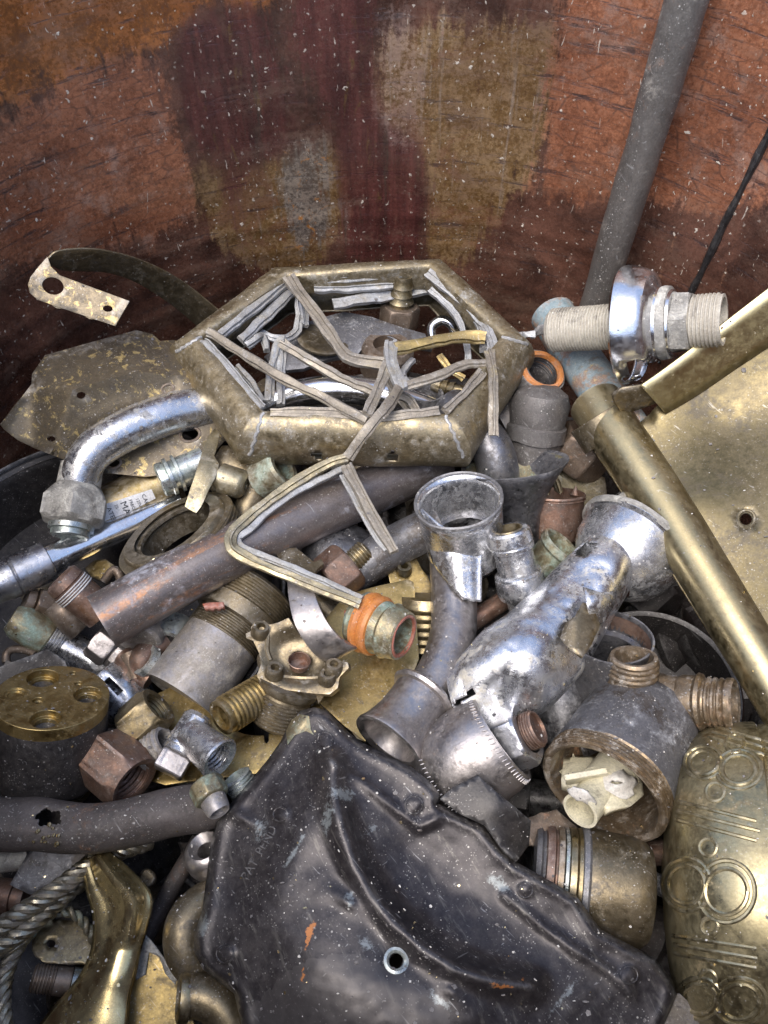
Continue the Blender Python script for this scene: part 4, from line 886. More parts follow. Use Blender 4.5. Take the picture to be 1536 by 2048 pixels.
def segd(x, y, pl):
    b = 1e9
    for (ax_, ay), (bx, by) in zip(pl, pl[1:]):
        L2 = (bx-ax_)**2+(by-ay)**2; u = max(0, min(1, ((x-ax_)*(bx-ax_)+(y-ay)*(by-ay))/L2)); b = min(b, (x-ax_-u*(bx-ax_))**2+(y-ay-u*(by-ay))**2)
    return sqrt(b)
flange_r = [(660, 1520), (720, 1562), (780, 1608), (840, 1655), (870, 1640)]
flange_r2 = [(1010, 1790), (1080, 1850), (1150, 1900), (1215, 1940), (1260, 1985)]
left_r = [(640, 1545), (620, 1640), (575, 1740), (520, 1830), (480, 1900), (470, 1990), (480, 2060)]
BASE = HF([(629, 1414, 2.6), (575, 1450, 2.0), (500, 1561, 1.4), (432, 1643, 1.0), (400, 1820, .8), (389, 1900, .7), (440, 1966, .7), (482, 2060, .8), (726, 1486, 2.8), (826, 1536, 2.8), (880, 1595, 2.7), (1004, 1697, 2.4), (1100, 1762, 2.2), (1260, 1890, 1.6), (1344, 1960, 1.2), (1310, 2090, .9), (900, 2150, 2.2),
           (700, 1560, 2.8), (800, 1700, 2.0), (900, 1780, 1.7), (1050, 1880, 1.6), (1150, 1960, 1.6), (640, 1650, 3.0), (560, 1800, 2.4), (650, 1850, 3.0), (760, 1950, 3.2), (950, 2030, 2.8), (600, 1980, 2.6), (520, 1640, 1.7), (460, 1760, 1.1)])
def bell(x, y):
    z = BASE(x, y)
    d = segd(x, y, ridge); z += .9*math.exp(-(d/27)**2)
    for fr in (flange_r, flange_r2): z += .24*math.exp(-(segd(x, y, fr)/10)**2)
    z += .14*math.exp(-(segd(x, y, left_r)/34)**2)
    de = segd(x, y, ol_c); z -= .5*max(0, 1-de/16)**2; z += .08*math.exp(-((de-16)/8)**2)
    for cx, cy, r, h in ((651, 1480, 14, .14), (828, 1610, 17, .2), (561, 1629, 15, .16), (450, 1908, 18, .2), (1050, 1780, 15, .16), (1258, 1950, 17, .2)):
        d2 = sqrt((x-cx)**2+(y-cy)**2); z += h*max(0, min(1, (r-d2)/4+.5))
    d2 = sqrt(((x-697)*.8+(y-1805)*.6)**2/1600+(-(x-697)*.6+(y-1805)*.8)**2/300); z += .45*math.exp(-d2*1.2)
    d2 = sqrt(((x-905)*.75+(y-1985)*.66)**2/1500+(-(x-905)*.66+(y-1985)*.75)**2/300); z += .4*math.exp(-d2*1.2)
    d2 = sqrt((x-792)**2+(y-1922)**2); z -= .25*math.exp(-(d2/34)**2)
    d2 = sqrt((x-490)**2+(y-1640)**2); z += .3*math.exp(-(((x-485)*.8+(y-1636)*.5)/26)**2-((-(x-485)*.5+(y-1636)*.8)/9)**2)
    z += .06*noise.noise(Vector((x*.012, y*.012, 3)))+.03*noise.noise(Vector((x*.04, y*.04, 7)))
    return z
ol_c = ol+[ol[0]]
pm = sheet(ol, bell, [circ(792, 1922, 13, 16, 18, .3)], 9)
at = pm.color_attributes.new('stain', 'FLOAT_COLOR', 'POINT')
PALE = ((1000, 1770, 50, 22, .75), (745, 1660, 26, 14, -.6), (690, 1592, 24, 20, .6), (735, 1888, 30, 16, .5), (700, 1800, 16, 40, 0), (655, 1640, 14, 60, .2), (590, 1700, 10, 60, .5), (1130, 1990, 60, 10, -.9), (880, 2000, 40, 16, .7), (520, 1660, 22, 30, .3), (405, 1850, 14, 50, 0), (410, 1700, 10, 60, 0))
ORNG = ((628, 1850, 10, 20, .3), (615, 1880, 6, 26, .1), (606, 1940, 5, 40, 0), (1047, 1958, 9, 7, 0), (1000, 1972, 40, 8, .1))
DUSTP = [(470, 2040), (520, 2000), (565, 1950), (620, 1918), (690, 1905), (760, 1925), (900, 2000), (900, 2200), (400, 2200)]
cl = []
for vv_ in pm.vertices:
    x, y = pix(vv_.co); r = []
    for S_ in (PALE, ORNG): r.append(min(1, sum(math.exp(-(((x-cx)*cos(a)+(y-cy)*sin(a))/rx)**2-((-(x-cx)*sin(a)+(y-cy)*cos(a))/ry)**2) for cx, cy, rx, ry, a in S_)))
    r.append(1. if inpoly(x, y, DUSTP) else 0.); cl += r+[1.]
at.data.foreach_set('color', cl)
bp = t.add('plate', pm, 'dark_plate', solid=.0022, sharp=60)
for p in pm.polygons: p.use_smooth = True
pm.set_sharp_from_angle(angle=radians(70))
bb = bvh(pm)
t.add('eyelet', wires(bb, [C2(792, 1922, 21, 23)], 7), 'verdigris_chrome', parent=bp)
for cx, cy, r in ((651, 1480, 15), (828, 1610, 17), (561, 1629, 14), (450, 1908, 17), (1050, 1780, 15), (1258, 1950, 17)):
    t.add('boss', wires(bb, [C2(cx, cy, r)], 2.2), 'dark_patina', parent=bp)
t.add('embossed_text', textmesh(bb, 'PAT. PEND', 497, 1762, -1.06, 25, .0006), 'dark_patina', parent=bp, solid=.0008)
t.add('verdigris_corner', sheet([(598, 1428), (618, 1432), (622, 1460), (628, 1470), (612, 1462), (590, 1470), (575, 1490), (572, 1462), (583, 1440)], lambda x, y: bell(x, y)+.035, (), 8), 'green_brass', parent=bp)
clip = [(880, 1598), (905, 1575), (955, 1549), (1000, 1590), (1062, 1641), (1058, 1690), (1034, 1722), (1004, 1697), (968, 1650), (922, 1629)]
t.add('folded_clip', sheet(clip, HF([(880, 1598, 2.9), (955, 1549, 3.3), (1062, 1641, 2.4), (1056, 1700, 1.6), (1034, 1722, 2.35), (968, 1650, 2.9), (990, 1620, 3.2)]), (), 12, 1), 'black_iron', parent=bp, solid=.0016)

# ---- ball nut with knurled bands and hex
t = Thing('knurled_ball_fitting', 'nickel ball shaped fitting with two knurled bands and a chrome hex nut', 'fitting')
ax = Ax((905, 1545), (1000, 1478), -.2, .22)
bl = t.add('ball', lathe(ax, [(-.45, 40), (-.42, 62), (-.3, 78), (-.1, 92), (.2, 101), (.5, 103), (.8, 100), (1., 94), (1.06, 91), (1.06, 84), (.9, 80), (.4, 70), (.3, 0)], 72), 'nickel')
for s, r, n in ((.98, 95.5, 64), (-.2, 86, 56)):
    kn = MB()
    for i in range(n):
        th = 2*pi*i/n; a, b = ax.pt(s-.04, r+1, th), ax.pt(s+.05, r-1.5, th+.03); sweep([a, a.lerp(b, .5), b], [.0002, .00042, .0002], 6, mb=kn)
    kn = t.add('knurl', kn, 'nickel', parent=bl); kn['stuff'] = 1
ax = Ax((988, 1492), (1084, 1452), .6, .42)
t.add('hex_nut', lathe(ax, [(-.3, 40), (0, 40)]+nut(0, .72, 66, 42), 60, .35), 'satin_chrome', bevel=.0006)
t.add('threaded_stub', lathe(ax, [(.6, 36), (.7, 36)]+thr(.7, .9, 37, 4, 3)+[(.93, 33), (.93, 30), (.87, 29), (.87, 0)], 40), 'copper_brown')
t = Thing('mottled_pipe_stub', 'mottled grey pipe stub running under the knurled ball fitting', 'pipe')
t.add('stub', tube([(800, 1590, -.6), (860, 1550, -.7), (930, 1510, -1.)], 40, 6, 28, wob=1.2), 'slate_metal')
t = Thing('green_pipe_offcut', 'dark greenish strip behind the flared socket end', 'scrap')
t.add('strip', tube([(880, 1440, -2.2), (915, 1480, -2.), (960, 1540, -2.)], 26, 6, 20, wob=2), 'green_brass')

# ---- striped coupling
t = Thing('banded_coupling', 'brass coupling with green and copper banded rings beside the dark plate', 'coupling')
ax = Ax((1062, 1745), (1296, 1790), -1.6, -.05)
cp = t.add('body', lathe(ax, [(.4, 60), (.42, 100), (.5, 104), (.55, 103), (.85, 101), (.95, 96), (1, 86), (1.02, 70), (1.02, 0)], 60, wob=1.6, wf=40), 'tan_brass')
for nm_, pr_, mt_ in (('dark_ring', [(.0, 60), (.02, 84), (.06, 88), (.08, 82), (.1, 84)], 'slate_metal'), ('copper_band', [(.1, 82), (.11, 91), (.17, 94), (.185, 88), (.2, 88)], 'copper_brown'), ('copper_band', [(.2, 86), (.205, 95), (.25, 96), (.26, 90)], 'copper_rim'), ('green_band', [(.26, 88), (.265, 95), (.29, 96.5), (.3, 92)], 'verdigris_chrome'), ('brass_band', [(.3, 90), (.305, 97), (.355, 98.5), (.365, 93), (.375, 98), (.41, 100), (.42, 100)], 'old_brass')):
    t.add(nm_, lathe(ax, pr_, 60, wob=.5), mt_, parent=cp)
t.add('dark_ring', lathe(ax, [(.4, 96), (.41, 106), (.45, 108), (.47, 104), (.47, 96)], 60), 'slate_metal', parent=cp)
t = Thing('bronze_strip', 'flat dull bronze strip in the gap below the filter body', 'strip')
t.add('strip', sheet([(1040, 1640), (1112, 1618), (1160, 1660), (1150, 1690), (1058, 1692)], HF([(1040, 1640, -.6), (1112, 1618, -.8), (1150, 1690, -1.2), (1058, 1692, -.8)]), (), 14, 1), 'bronze', solid=.002)
t = Thing('copper_tube_end', 'brown copper tube poking out between the coupling and the brass pot', 'tube')
t.add('tube', tube([(1260, 1712, -2.6), (1370, 1700, -2.6)], 24, 6, 20), 'copper_brown')
t = Thing('grey_tube_end', 'short grey tube between the coupling and the embossed pot', 'tube')
t.add('tube', tube([(1270, 1745, -2.8), (1380, 1800, -3.)], 20, 6, 20), 'slate_metal')
t = Thing('aluminium_corner', 'bright crinkled aluminium corner at the edge of the dark plate', 'scrap')
t.add('corner', sheet([(1340, 1990), (1362, 1990), (1390, 2015), (1430, 2050), (1440, 2110), (1260, 2110)], HF([(1340, 1990, .4), (1430, 2050, -.2), (1260, 2110, .2)]), (), 10, 3), 'zinc', solid=.001)

# ---- copper pipe
t = Thing('copper_pipe', 'thick purple brown copper pipe lying diagonally across the middle of the pile', 'pipe')
t.add('pipe', tube([(203, 1243, 1.4, 58), (400, 1134, 1.3, 56), (600, 1040, .6, 53), (760, 972, -.2, 50), (880, 920, -.8, 48)], 56, 12, 44, wob=.9, inner=.9, wf=30), 'copper_pipe')
t = Thing('zinc_disc', 'pale zinc disc tucked under the cut end of the copper pipe', 'cap')
t.add('disc', lathe(Ax((295, 1225), (268, 1278), -1.1, .5), [(0, 0), (0, 44), (.5, 44), (.6, 52), (.9, 53), (1, 48), (1.05, 30), (1.06, 0)], 44), 'zinc')

# ---- bent came triangle
t = Thing('bent_came', 'bent triangle of grooved brass came lying over the copper pipe', 'came strip')
t.add('came_strip', came(q('E', (905, 200, 3.6), (780, 240, 3.5), (600, 340, 3.4), (430, 460, 3.3), (280, 580, 3.2), (200, 660, 3.2), (190, 740, 3.2), (240, 790, 3.2), (400, 870, 3.2), (600, 950, 3.2), (800, 1030, 3.2), (985, 1100, 3.2)), 11, 7), 'pale_brass')
t.add('lead_lining', came(q('E', (895, 260, 3.2), (790, 310, 3.1), (600, 400, 3.), (420, 530, 2.9), (300, 640, 2.9), (230, 700, 2.9), (260, 760, 3.), (420, 820, 3.), (620, 900, 3.), (800, 980, 3.), (995, 1070, 3.)), 8, 5), 'lead')
t.add('came_strip', came(q('E', (900, 250, 3.6), (960, 370, 3.5), (1060, 560, 3.3), (1195, 780, 3.1)), 11, 7), 'came_brown')
t.add('lead_lining', came(q('E', (875, 310, 3.1), (960, 470, 3.), (1080, 680, 2.9), (1150, 770, 2.9)), 7, 5), 'lead')

# ---- left: pan, elbow, chrome tube, slip nut, label tube
t = Thing('black_pan', 'wide black round pan with a ribbed rim at the far left of the pile', 'pan')
c0 = P(208, 1185, -3.2); pr = [(.110, .2), (.111, .9), (.1095, 1.05), (.108, .9), (.1065, 1.0), (.104, .85), (.1025, .9), (.1, .6), (.096, -2.), (.09, -3.), (.0, -3.2)]
class WA: pass
axp = WA(); axp.p0 = c0; axp.d = Vector((.12, -.05, 1)).normalized(); axp.L = .01; axp.px = 1.; axp.u, axp.w = frame(axp.d)
t.add('pan', lathe(axp, [(b, a) for a, b in pr], 96), 'black_iron', solid=.0012)
t.add('rim', lathe(axp, [(.95, .110), (1.12, .1105), (1.15, .109), (1.0, .108)], 96), 'slate_metal', solid=.0008)
t = Thing('label_tube', 'brass tube with a white printed warning label behind the elbow nut', 'tube')
ax = Ax((150, 1055), (350, 958), -1.2, 0)
bm_ = lathe(ax, [(0, 0), (0, 52), (1, 52), (1, 0)], 44).mesh('tube'); lt = t.add('tube', bm_, 'gold_brass'); lb = bvh(bm_)
lq = dens(q('D', (640, 490), (930, 395), (955, 450), (800, 530), (640, 590)), 6)
V, T = cdt([lq], step=8); lm = MB(); lm.add([on(lb, v.x, v.y, .0004) or P(v.x, v.y, 1.) for v in V], T)
t.add('label', lm, 'paper', parent=lt)
for s, x, y, sz in (('MA', 737, 478, 42), ('CAUT', 868, 430, 26), ('120V', 832, 452, 20), ('FREQ', 790, 462, 20), ('25', 702, 492, 20), ('ATE', 655, 512, 30)):
    px_ = q('D', (x, y))[0]; t.add('print', textmesh(lb, s, px_[0], px_[1], 1.18, sz/3.07*1.35, .0007), 'ink', parent=lt)

t = Thing('chrome_hand_tube', 'bright chrome hand tube with a stepped collar end crossing the black pan', 'tube')
ax = Ax((12, 1160), (345, 1010), -.1, -.02)
t.add('tube', lathe(ax, [(.1, 0), (.16, 38), (.22, 36), (.34, 30), (.45, 28), (.75, 26), (1.05, 25), (1.05, 0)], 48, wob=.5), 'clean_chrome')
t.add('collar', lathe(ax, [(-.12, 0), (-.12, 32), (-.1, 38), (-.02, 40), (0, 42), (.04, 42), (.05, 39), (.06, 42), (.24, 41), (.245, 38), (.24, 34)], 48, wob=1.2), 'satin_chrome')

t = Thing('chrome_elbow', 'worn chrome elbow pipe with a big crusted hex nut on its lower end', 'pipe')
el = t.add('pipe', tube([(480, 800, 1.6, 42), (420, 812, 2.1, 42), (330, 830, 2.8, 42), (250, 862, 3.0, 41), (195, 895, 2.9, 40), (168, 930, 2.5, 38), (158, 970, 1.8, 36)], 40, 12, 36, wob=.8), 'worn_chrome')
ax = Ax((162, 945), (140, 1070), 1.9, .28)
t.add('sleeve', lathe(ax, [(-.12, 36), (-.1, 41), (.22, 42), (.24, 36)], 40, wob=.8), 'lime_scale')
t.add('hex_nut', lathe(ax, [(.2, 36), (.24, 44), (.36, 60, 6, 56), (.46, 66, 6), (.76, 66, 6), (.82, 62, 6, 54), (.86, 40)], 60, .2, wob=1.2, wf=80), 'lime_scale')
t.add('end_ring', lathe(ax, [(.84, 38), (.84, 43), (.93, 43), (.94, 37), (1.02, 37), (1.03, 33), (1.0, 26), (1.0, 0)], 40, wob=.5), 'verdigris_chrome')

t = Thing('slip_nut_ring', 'large ridged brass slip nut ring tilted under the copper pipe', 'ring nut')
c = P(350, 1062, .9); ax = WA(); ax.p0 = c; e = (P(470, 985, -.6)-P(240, 1135, -.6)).normalized()
vv = (CAM-c).normalized(); nrm = e.cross(vv).normalized(); nrm = -nrm if nrm.z < 0 else nrm
ax.d = (vv*.42+nrm*.9).normalized(); ax.L = .01; ax.px = depth(c)/F; ax.u, ax.w = frame(ax.d)
t.add('ring', lathe(ax, [(.3, 84), (.3, 106), (.2, 110), (.05, 112), (.0, 124)]+thr(0., -1.7, 126, 6, 5)+[(-1.8, 116), (-1.8, 86), (-.3, 84), (-.2, 96), (.1, 94), (.3, 84)], 80, wob=2., wf=50), 'tan_brass')
t.add('split_washer', lathe(ax, [(.05, 76), (.05, 92), (-.15, 92), (-.15, 76), (.05, 76)], 60, th0=.4, th1=5.6), 'tan_brass')

t = Thing('green_chrome_plug', 'small ribbed plug covered in green verdigris by the tap lever', 'plug')
ax = Ax((410, 925), (318, 962), .8, .1)
t.add('plug', lathe(ax, [(0, 0), (0, 32), (.55, 32), (.56, 38), (.62, 38), (.63, 30), (.72, 30), (.73, 38), (.8, 38), (.82, 34), (.97, 34, 8), (1, 28), (1, 0)], 48), 'verdigris_chrome')

t = Thing('tap_body', 'cast brass tap body with a flat blade lever and round bosses', 'tap')
bl = q('D', (1320, 20), (1350, 40), (1340, 110), (1315, 190), (1345, 240), (1335, 300), (1280, 400), (1235, 500), (1205, 540), (1165, 520), (1135, 500), (1160, 420), (1200, 300), (1240, 170), (1285, 60))
t.add('lever', sheet(bl, HF([(430, 858, 2.4), (438, 930, 2.4), (380, 1015, 1.8), (400, 1020, 1.7), (410, 940, 2.6)]), (), 10, 1), 'pale_brass', solid=.004, bevel=.001)
ax = Ax((440, 935), (560, 990), .2, .1)
tb_ = t.add('body', lathe(ax, [(-.1, 0), (-.1, 40), (.1, 56), (.4, 60), (.8, 62), (1.1, 56), (1.3, 30), (1.3, 0)], 44, wob=5, wf=50), 'tan_brass')
t.add('boss', lathe(Ax((440, 955), (492, 972), 1.5, .3), [(0, 0), (0, 30), (.8, 30), (.92, 26), (1, 20), (1, 8), (.8, 7), (.8, 0)], 32, wob=.6), 'pale_brass')
t.add('socket', lathe(Ax((520, 960), (568, 932), .8, .5), [(0, 0), (0, 40), (.9, 44), (1, 40), (1, 30), (.6, 28), (.6, 0)], 36, wob=1.5), 'green_brass')
t.add('leg', tube([(510, 985, .2), (495, 1020, -.2), (488, 1065, -1.)], 28, 6, 20, wob=2), 'tan_brass')
t.add('black_clip', sheet([(418, 1010), (438, 1000), (446, 1022), (440, 1034), (420, 1036)], lambda x, y: 1.5, (), 10), 'black_iron', solid=.003)

# ---- left middle fittings
t = Thing('threaded_copper_nipple', 'brown copper nipple with white tape on its thread at the copper pipe end', 'nipple')
ax = Ax((205, 1228), (122, 1158), -.5, .12)
t.add('nipple', lathe(ax, [(0, 0), (0, 36), (.55, 37), (.6, 37)]+thr(.62, .82, 39, 4, 3)+[(.84, 38), (1, 36), (1.04, 30), (1.04, 24), (.8, 24), (.8, 0)], 40, wob=.6), 'copper_brown')
t.add('white_tape', lathe(ax, thr(.6, .8, 39.6, 4, 2.6), 40), 'paper')
t = Thing('brown_nut_stub', 'dull brown stub beside the white taped nipple', 'fitting')
t.add('stub', lathe(Ax((100, 1215), (50, 1200), -2.2, .2), nut(0, .6, 34, 20)+[(.7, 26), (1, 26), (1, 0)], 36), 'bronze')
t = Thing('bent_brass_tab', 'bent brass tab in the shadow above the taped nipple', 'scrap')
t.add('tab', sheet(q('D', (520, 880), (580, 830), (650, 825), (700, 860), (680, 920), (640, 960), (560, 930)), lambda x, y: -1.8+.006*(x-190), (), 10, 1), 'gold_brass', solid=.002)
t.add('loop', tube(q('D', (640, 960, -1.6), (700, 890, -1.2), (740, 940, -1.4), (720, 990, -2)), 9, 6, 12), 'bronze')
t = Thing('chrome_valve_stem', 'chrome valve stem with a brown brass head running under the copper pipe', 'valve')
ax = Ax((40, 1245), (250, 1355), -1.6, -.05)
vs_ = t.add('brass_head', lathe(ax, [(-.08, 0), (-.08, 26), (-.04, 32), (.0, 36), (.15, 38), (.25, 38), (.27, 34)], 40, wob=1.5), 'green_brass')
t.add('threads', lathe(ax, [(.24, 28)]+thr(.26, .38, 36, 5, 3)+[(.4, 26)], 40), 'worn_chrome')
t.add('stem', lathe(ax, [(.36, 30), (.42, 34), (.6, 36), (.64, 40), (.7, 42), (.85, 38), (.9, 34)]+thr(.9, 1.08, 36, 6, 3)+[(1.1, 26), (1.1, 0)], 44, wob=1.), 'worn_chrome')
t = Thing('torn_brass_sleeve', 'torn brown sleeve with a ragged edge between the nipple and the valve stem', 'scrap')
tm = lathe(Ax((110, 1205), (165, 1258), -1., .0), [(0, 26), (.3, 30), (1, 32)], 40, wob=2).mesh('sleeve'); t.add('sleeve', punch(tm, 160, 1255, 10, 16, .5), 'bronze', solid=.001)
t = Thing('hex_union', 'grey brown hex union under the end of the copper pipe', 'union')
t.add('union', lathe(Ax((190, 1275), (262, 1330), -2., .1), nut(0, .5, 40, 26)+[(.55, 30), (.7, 34, 6), (1, 34, 6), (1.05, 24), (1.05, 0)], 48, .3), 'nickel', bevel=.0004)
t = Thing('green_crusted_ring', 'pale ring crusted with verdigris right of the zinc cap', 'ring')
t.add('ring', lathe(Ax((350, 1245), (335, 1285), -2., .6), [(0, 22), (0, 36), (.6, 38), (1, 34), (1, 22), (0, 22)], 40, wob=2), 'verdigris_chrome')
t = Thing('rusty_elbow', 'rusty brown elbow end with a pale lip below the zinc cap', 'elbow')
t.add('elbow', tube(q('D', (1000, 1340, -2.), (930, 1390, -1.7), (880, 1440, -1.6), (900, 1520, -2.2)), 28, 6, 24, wob=1.5), 'copper_brown')
t.add('lip', lathe(Ax((300, 1325), (288, 1318), -1.4, .4), [(0, 20), (0, 32), (1, 32), (1, 22), (0, 20)], 36, wob=1), 'verdigris_chrome')
t = Thing('loop_handle', 'brown metal loop lying in the black pan', 'loop')
t.add('loop', tube(q('G', (40, 230, -2.6), (40, 180, -2.5), (80, 150, -2.4), (160, 155, -2.4), (215, 185, -2.4)), 8, 8, 14), 'bronze')
t = Thing('dark_flat_bar', 'dark flat bar angled behind the brass topped manifold', 'bar')
t.add('bar', sheet([(-30, 1345), (95, 1298), (130, 1322), (140, 1350), (0, 1420), (-40, 1430)], HF([(-30, 1345, -1.4), (95, 1298, -1.2), (130, 1322, -1.2), (0, 1420, -2)]), (), 14), 'black_iron', solid=.004, bevel=.0008)
t = Thing('chrome_ball_body', 'chrome body with a dark round hole behind the manifold', 'fitting')
tm = lathe(Ax((200, 1350), (268, 1420), -2.4, .1), [(0, 0), (0, 40), (.2, 52), (.6, 56), (.9, 50), (1, 40), (1, 0)], 48, wob=1).mesh('body'); t.add('body', punch(tm, 222, 1368, 13, 10, .1, .5), 'worn_chrome', solid=.001)
t = Thing('pipe_tee_small', 'small brown pipe tee in the dark beside the grey pipe sleeve', 'tee')
t.add('tee', tube(q('G', (760, 200, -2.), (830, 260, -2.), (930, 330, -2.2)), 24, 6, 20, wob=1), 'copper_brown')
t.add('tee_branch', tube(q('G', (800, 170, -1.6), (830, 250, -1.9), (850, 320, -2.2)), 22, 6, 20, wob=1), 'bronze')

# ---- manifold puck
t = Thing('brass_manifold', 'black round manifold with a drilled bright brass top disc', 'manifold')
ax = Ax((100, 1545), (104, 1392), -1.6, .64)
mb_ = t.add('body', lathe(ax, [(0, 0), (0, 96), (.04, 103), (.08, 105), (.85, 104), (.88, 102), (.88, 0)], 64), 'black_iron')
t.add('base_ring', lathe(ax, [(-.2, 0), (-.2, 78), (-.18, 84), (-.12, 84), (-.11, 80), (-.09, 86), (-.06, 86), (-.05, 81), (-.03, 88), (.0, 88), (.01, 84), (.01, 0)], 64), 'old_brass')
def disc(ax, t0, t1, R, holes, depth_):
    mb = MB(); c = ax.p0+ax.d*ax.L*t1; lo = ax.d*(-(t1-t0)*ax.L)
    loops = [[(R*cos(2*pi*i/72), R*sin(2*pi*i/72)) for i in range(72)]]+[circ(hx, hy, r, r, 24) for hx, hy, r, dp in holes]
    V, T = cdt(loops); W3 = lambda x, y, dz=0: c+(ax.u*x+ax.w*y)*ax.px-ax.d*(dz*ax.px)
    mb.add([W3(v.x, v.y) for v in V], T)
    n = 72; o = loops[0]; mb.add([W3(*p) for p in o]+[W3(p[0]*1.004, p[1]*1.004, 3) for p in o]+[W3(*p)+lo for p in o], [(i, (i+1) % n, n+(i+1) % n, n+i) for i in range(n)]+[(n+i, n+(i+1) % n, 2*n+(i+1) % n, 2*n+i) for i in range(n)])
    for (hx, hy, r, dp), lp in zip(holes, loops[1:]):
        m = len(lp); st = [W3(*p) for p in lp]+[W3(*p, dp*.5) for p in lp]+[W3(hx+(p[0]-hx)*.72, hy+(p[1]-hy)*.72, dp*.5) for p in lp]+[W3(hx+(p[0]-hx)*.72, hy+(p[1]-hy)*.72, dp) for p in lp]
        mb.add(st, [(k*m+i, k*m+(i+1) % m, (k+1)*m+(i+1) % m, (k+1)*m+i) for k in range(3) for i in range(m)]+[tuple(range(3*m, 4*m))])
    return mb
cc = ax.p0+ax.d*ax.L*1.; 
def loc(x, y):           # pixel on the disc plane -> disc coordinates
    d = ray(x, y); s = (cc-CAM).dot(ax.d)/d.dot(ax.d); v = CAM+d*s-cc; return v.dot(ax.u)/ax.px, v.dot(ax.w)/ax.px
hs = []
for x, y, r, dp in ((86, 1356, 30, 34), (176, 1389, 26, 26), (91, 1438, 27, 26), (31, 1388, 20, 6), (76, 1401, 10, 16), (146, 1346, 6, 12), (157, 1367, 7, 12)):
    a, b = loc(x, y); hs.append((a, b, r, dp))
t.add('top_disc', disc(ax, .86, 1., 104, hs, 0), 'gold_brass', bevel=.0005)
a, b = loc(31, 1390)
t.add('plug', lathe(Ax((31, 1393), (31, 1384), .6, .64), [(-1, 0), (-.5, 22), (.6, 20), (.9, 12), (1, 0)], 24, wob=2, wf=200), 'white_crust')
ax = Ax((165, 1478), (270, 1566), -.4, .55)
sp_ = t.add('side_port', lathe(ax, [(-.2, 0), (-.2, 30)]+thr(-.15, .3, 30, 8, 3)+[(.3, 30), (.4, 30), (.4, 0)], 40), 'black_iron')
t.add('copper_nut', lathe(ax, [(.3, 24), (.32, 56, 6, 54), (.36, 62, 6), (.82, 62, 6), (.9, 60, 6, 57), (1., 52), (1.0, 44)]+thr(.98, .6, 41, 6, 3)+[(.55, 0)], 60, .2), 'copper_brown', parent=sp_, bevel=.0004)
t.add('lug', lathe(Ax((-30, 1520), (22, 1530), -1.4, .1), nut(0, 1, 40, 10), 36, .2), 'black_iron', bevel=.0005)

# ---- grey sleeve, brass nipple, bonnet, ring band
t = Thing('zinc_sleeve', 'wide pale grey pipe sleeve with fine brass threads under the copper pipe', 'pipe sleeve')
ax = Ax((362, 1395), (505, 1195), -2.2, -.12)
t.add('sleeve', lathe(ax, [(.02, 0), (.02, 74), (0, 78), (0, 82), (.02, 83), (.55, 80), (.56, 78)], 60, wob=.8, wf=30), 'zinc')
t.add('threads', lathe(ax, [(.53, 70)]+thr(.55, .74, 82, 9, 3)+[(.75, 72)], 60), 'tan_brass')
t.add('threaded_collar', lathe(ax, [(.72, 70), (.73, 92), (.86, 94)]+thr(.87, 1.08, 92, 8, 3)+[(1.1, 84), (1.1, 0)], 60), 'tan_brass')
t = Thing('terracotta_shard', 'jagged brick red shard stuck on the sleeve thread', 'shard')
t.add('shard', sheet(q('H', (288, 158), (330, 150), (405, 148), (408, 175), (390, 172), (375, 180), (355, 174), (340, 184), (320, 178), (300, 182)), lambda x, y: 1.3, (), 6, 1), 'red_seal', solid=.004)
t = Thing('threaded_brass_nipple', 'coarse threaded yellow brass nipple with its open bore towards the bonnet', 'nipple')
ax = Ax((530, 1382), (442, 1436), -.7, .5)
t.add('nipple', lathe(ax, [(-.25, 0), (-.25, 36)]+thr(-.2, .9, 38, 12, 3.5)+[(.92, 35), (1, 35), (1, 26), (.92, 24), (.9, 20), (.3, 20), (.3, 0)], 48), 'gold_brass')
t = Thing('valve_bonnet', 'square brass valve bonnet with four bolt lugs and a threaded neck', 'valve')
ax = Ax((552, 1440), (598, 1318), -1.6, .42)
nk = t.add('neck', lathe(ax, [(-.08, 0), (-.08, 40), (-.04, 50)]+thr(-.02, .42, 54, 8, 3)+[(.45, 50), (.5, 60), (.62, 66), (.62, 0)], 52), 'tan_brass')
bo = q('H', (555, 285), (575, 255), (625, 250), (655, 272), (700, 262), (760, 235), (800, 300), (900, 430), (960, 480), (1040, 470), (1085, 480), (1090, 510), (1040, 560), (1030, 620), (985, 655), (900, 650), (700, 625), (620, 600), (585, 555), (610, 490), (600, 430), (560, 350))
BZ = HF([(510, 1254, 1.3), (545, 1345, .9), (660, 1350, 1.0), (690, 1320, 1.3), (600, 1320, .9), (575, 1240, 1.7)])
fl_ = t.add('flange', sheet(bo, lambda x, y: BZ(x, y)-.45*max(0, min(1, 2.2-2.2*sqrt(((x-602)/84)**2+((y-1312)/62)**2))), [circ(599, 1321, 21, 18, 24, .4)], 7, .6), 'tan_brass', solid=.006, bevel=.0012)
fb_ = bvh(fl_['me'])
for x, y in q('H', (610, 288), (686, 512), (978, 545), (1010, 492)):
    c_ = on(fb_, x, y); a2 = Ax((x-2, y+12), (x, y-2), BZ(x, y)-.2, .75)
    t.add('lug', lathe(a2, [(0, 20), (.6, 18), (1, 15), (1, 9), (.3, 8), (.3, 0)], 24, wob=.8), 'tan_brass', parent=fl_)
t.add('bore', lathe(Ax((598, 1332), (599, 1321), BZ(599, 1321)-.3, .75), [(0, 0), (0, 19), (1., 21), (1.05, 23), (1.1, 22)], 30), 'copper_brown', parent=fl_)
wl = [(q('H', (655, 272))[0], q('H', (640, 400))[0], q('H', (660, 470))[0]), (q('H', (720, 555))[0], q('H', (850, 565))[0], q('H', (940, 560))[0])]
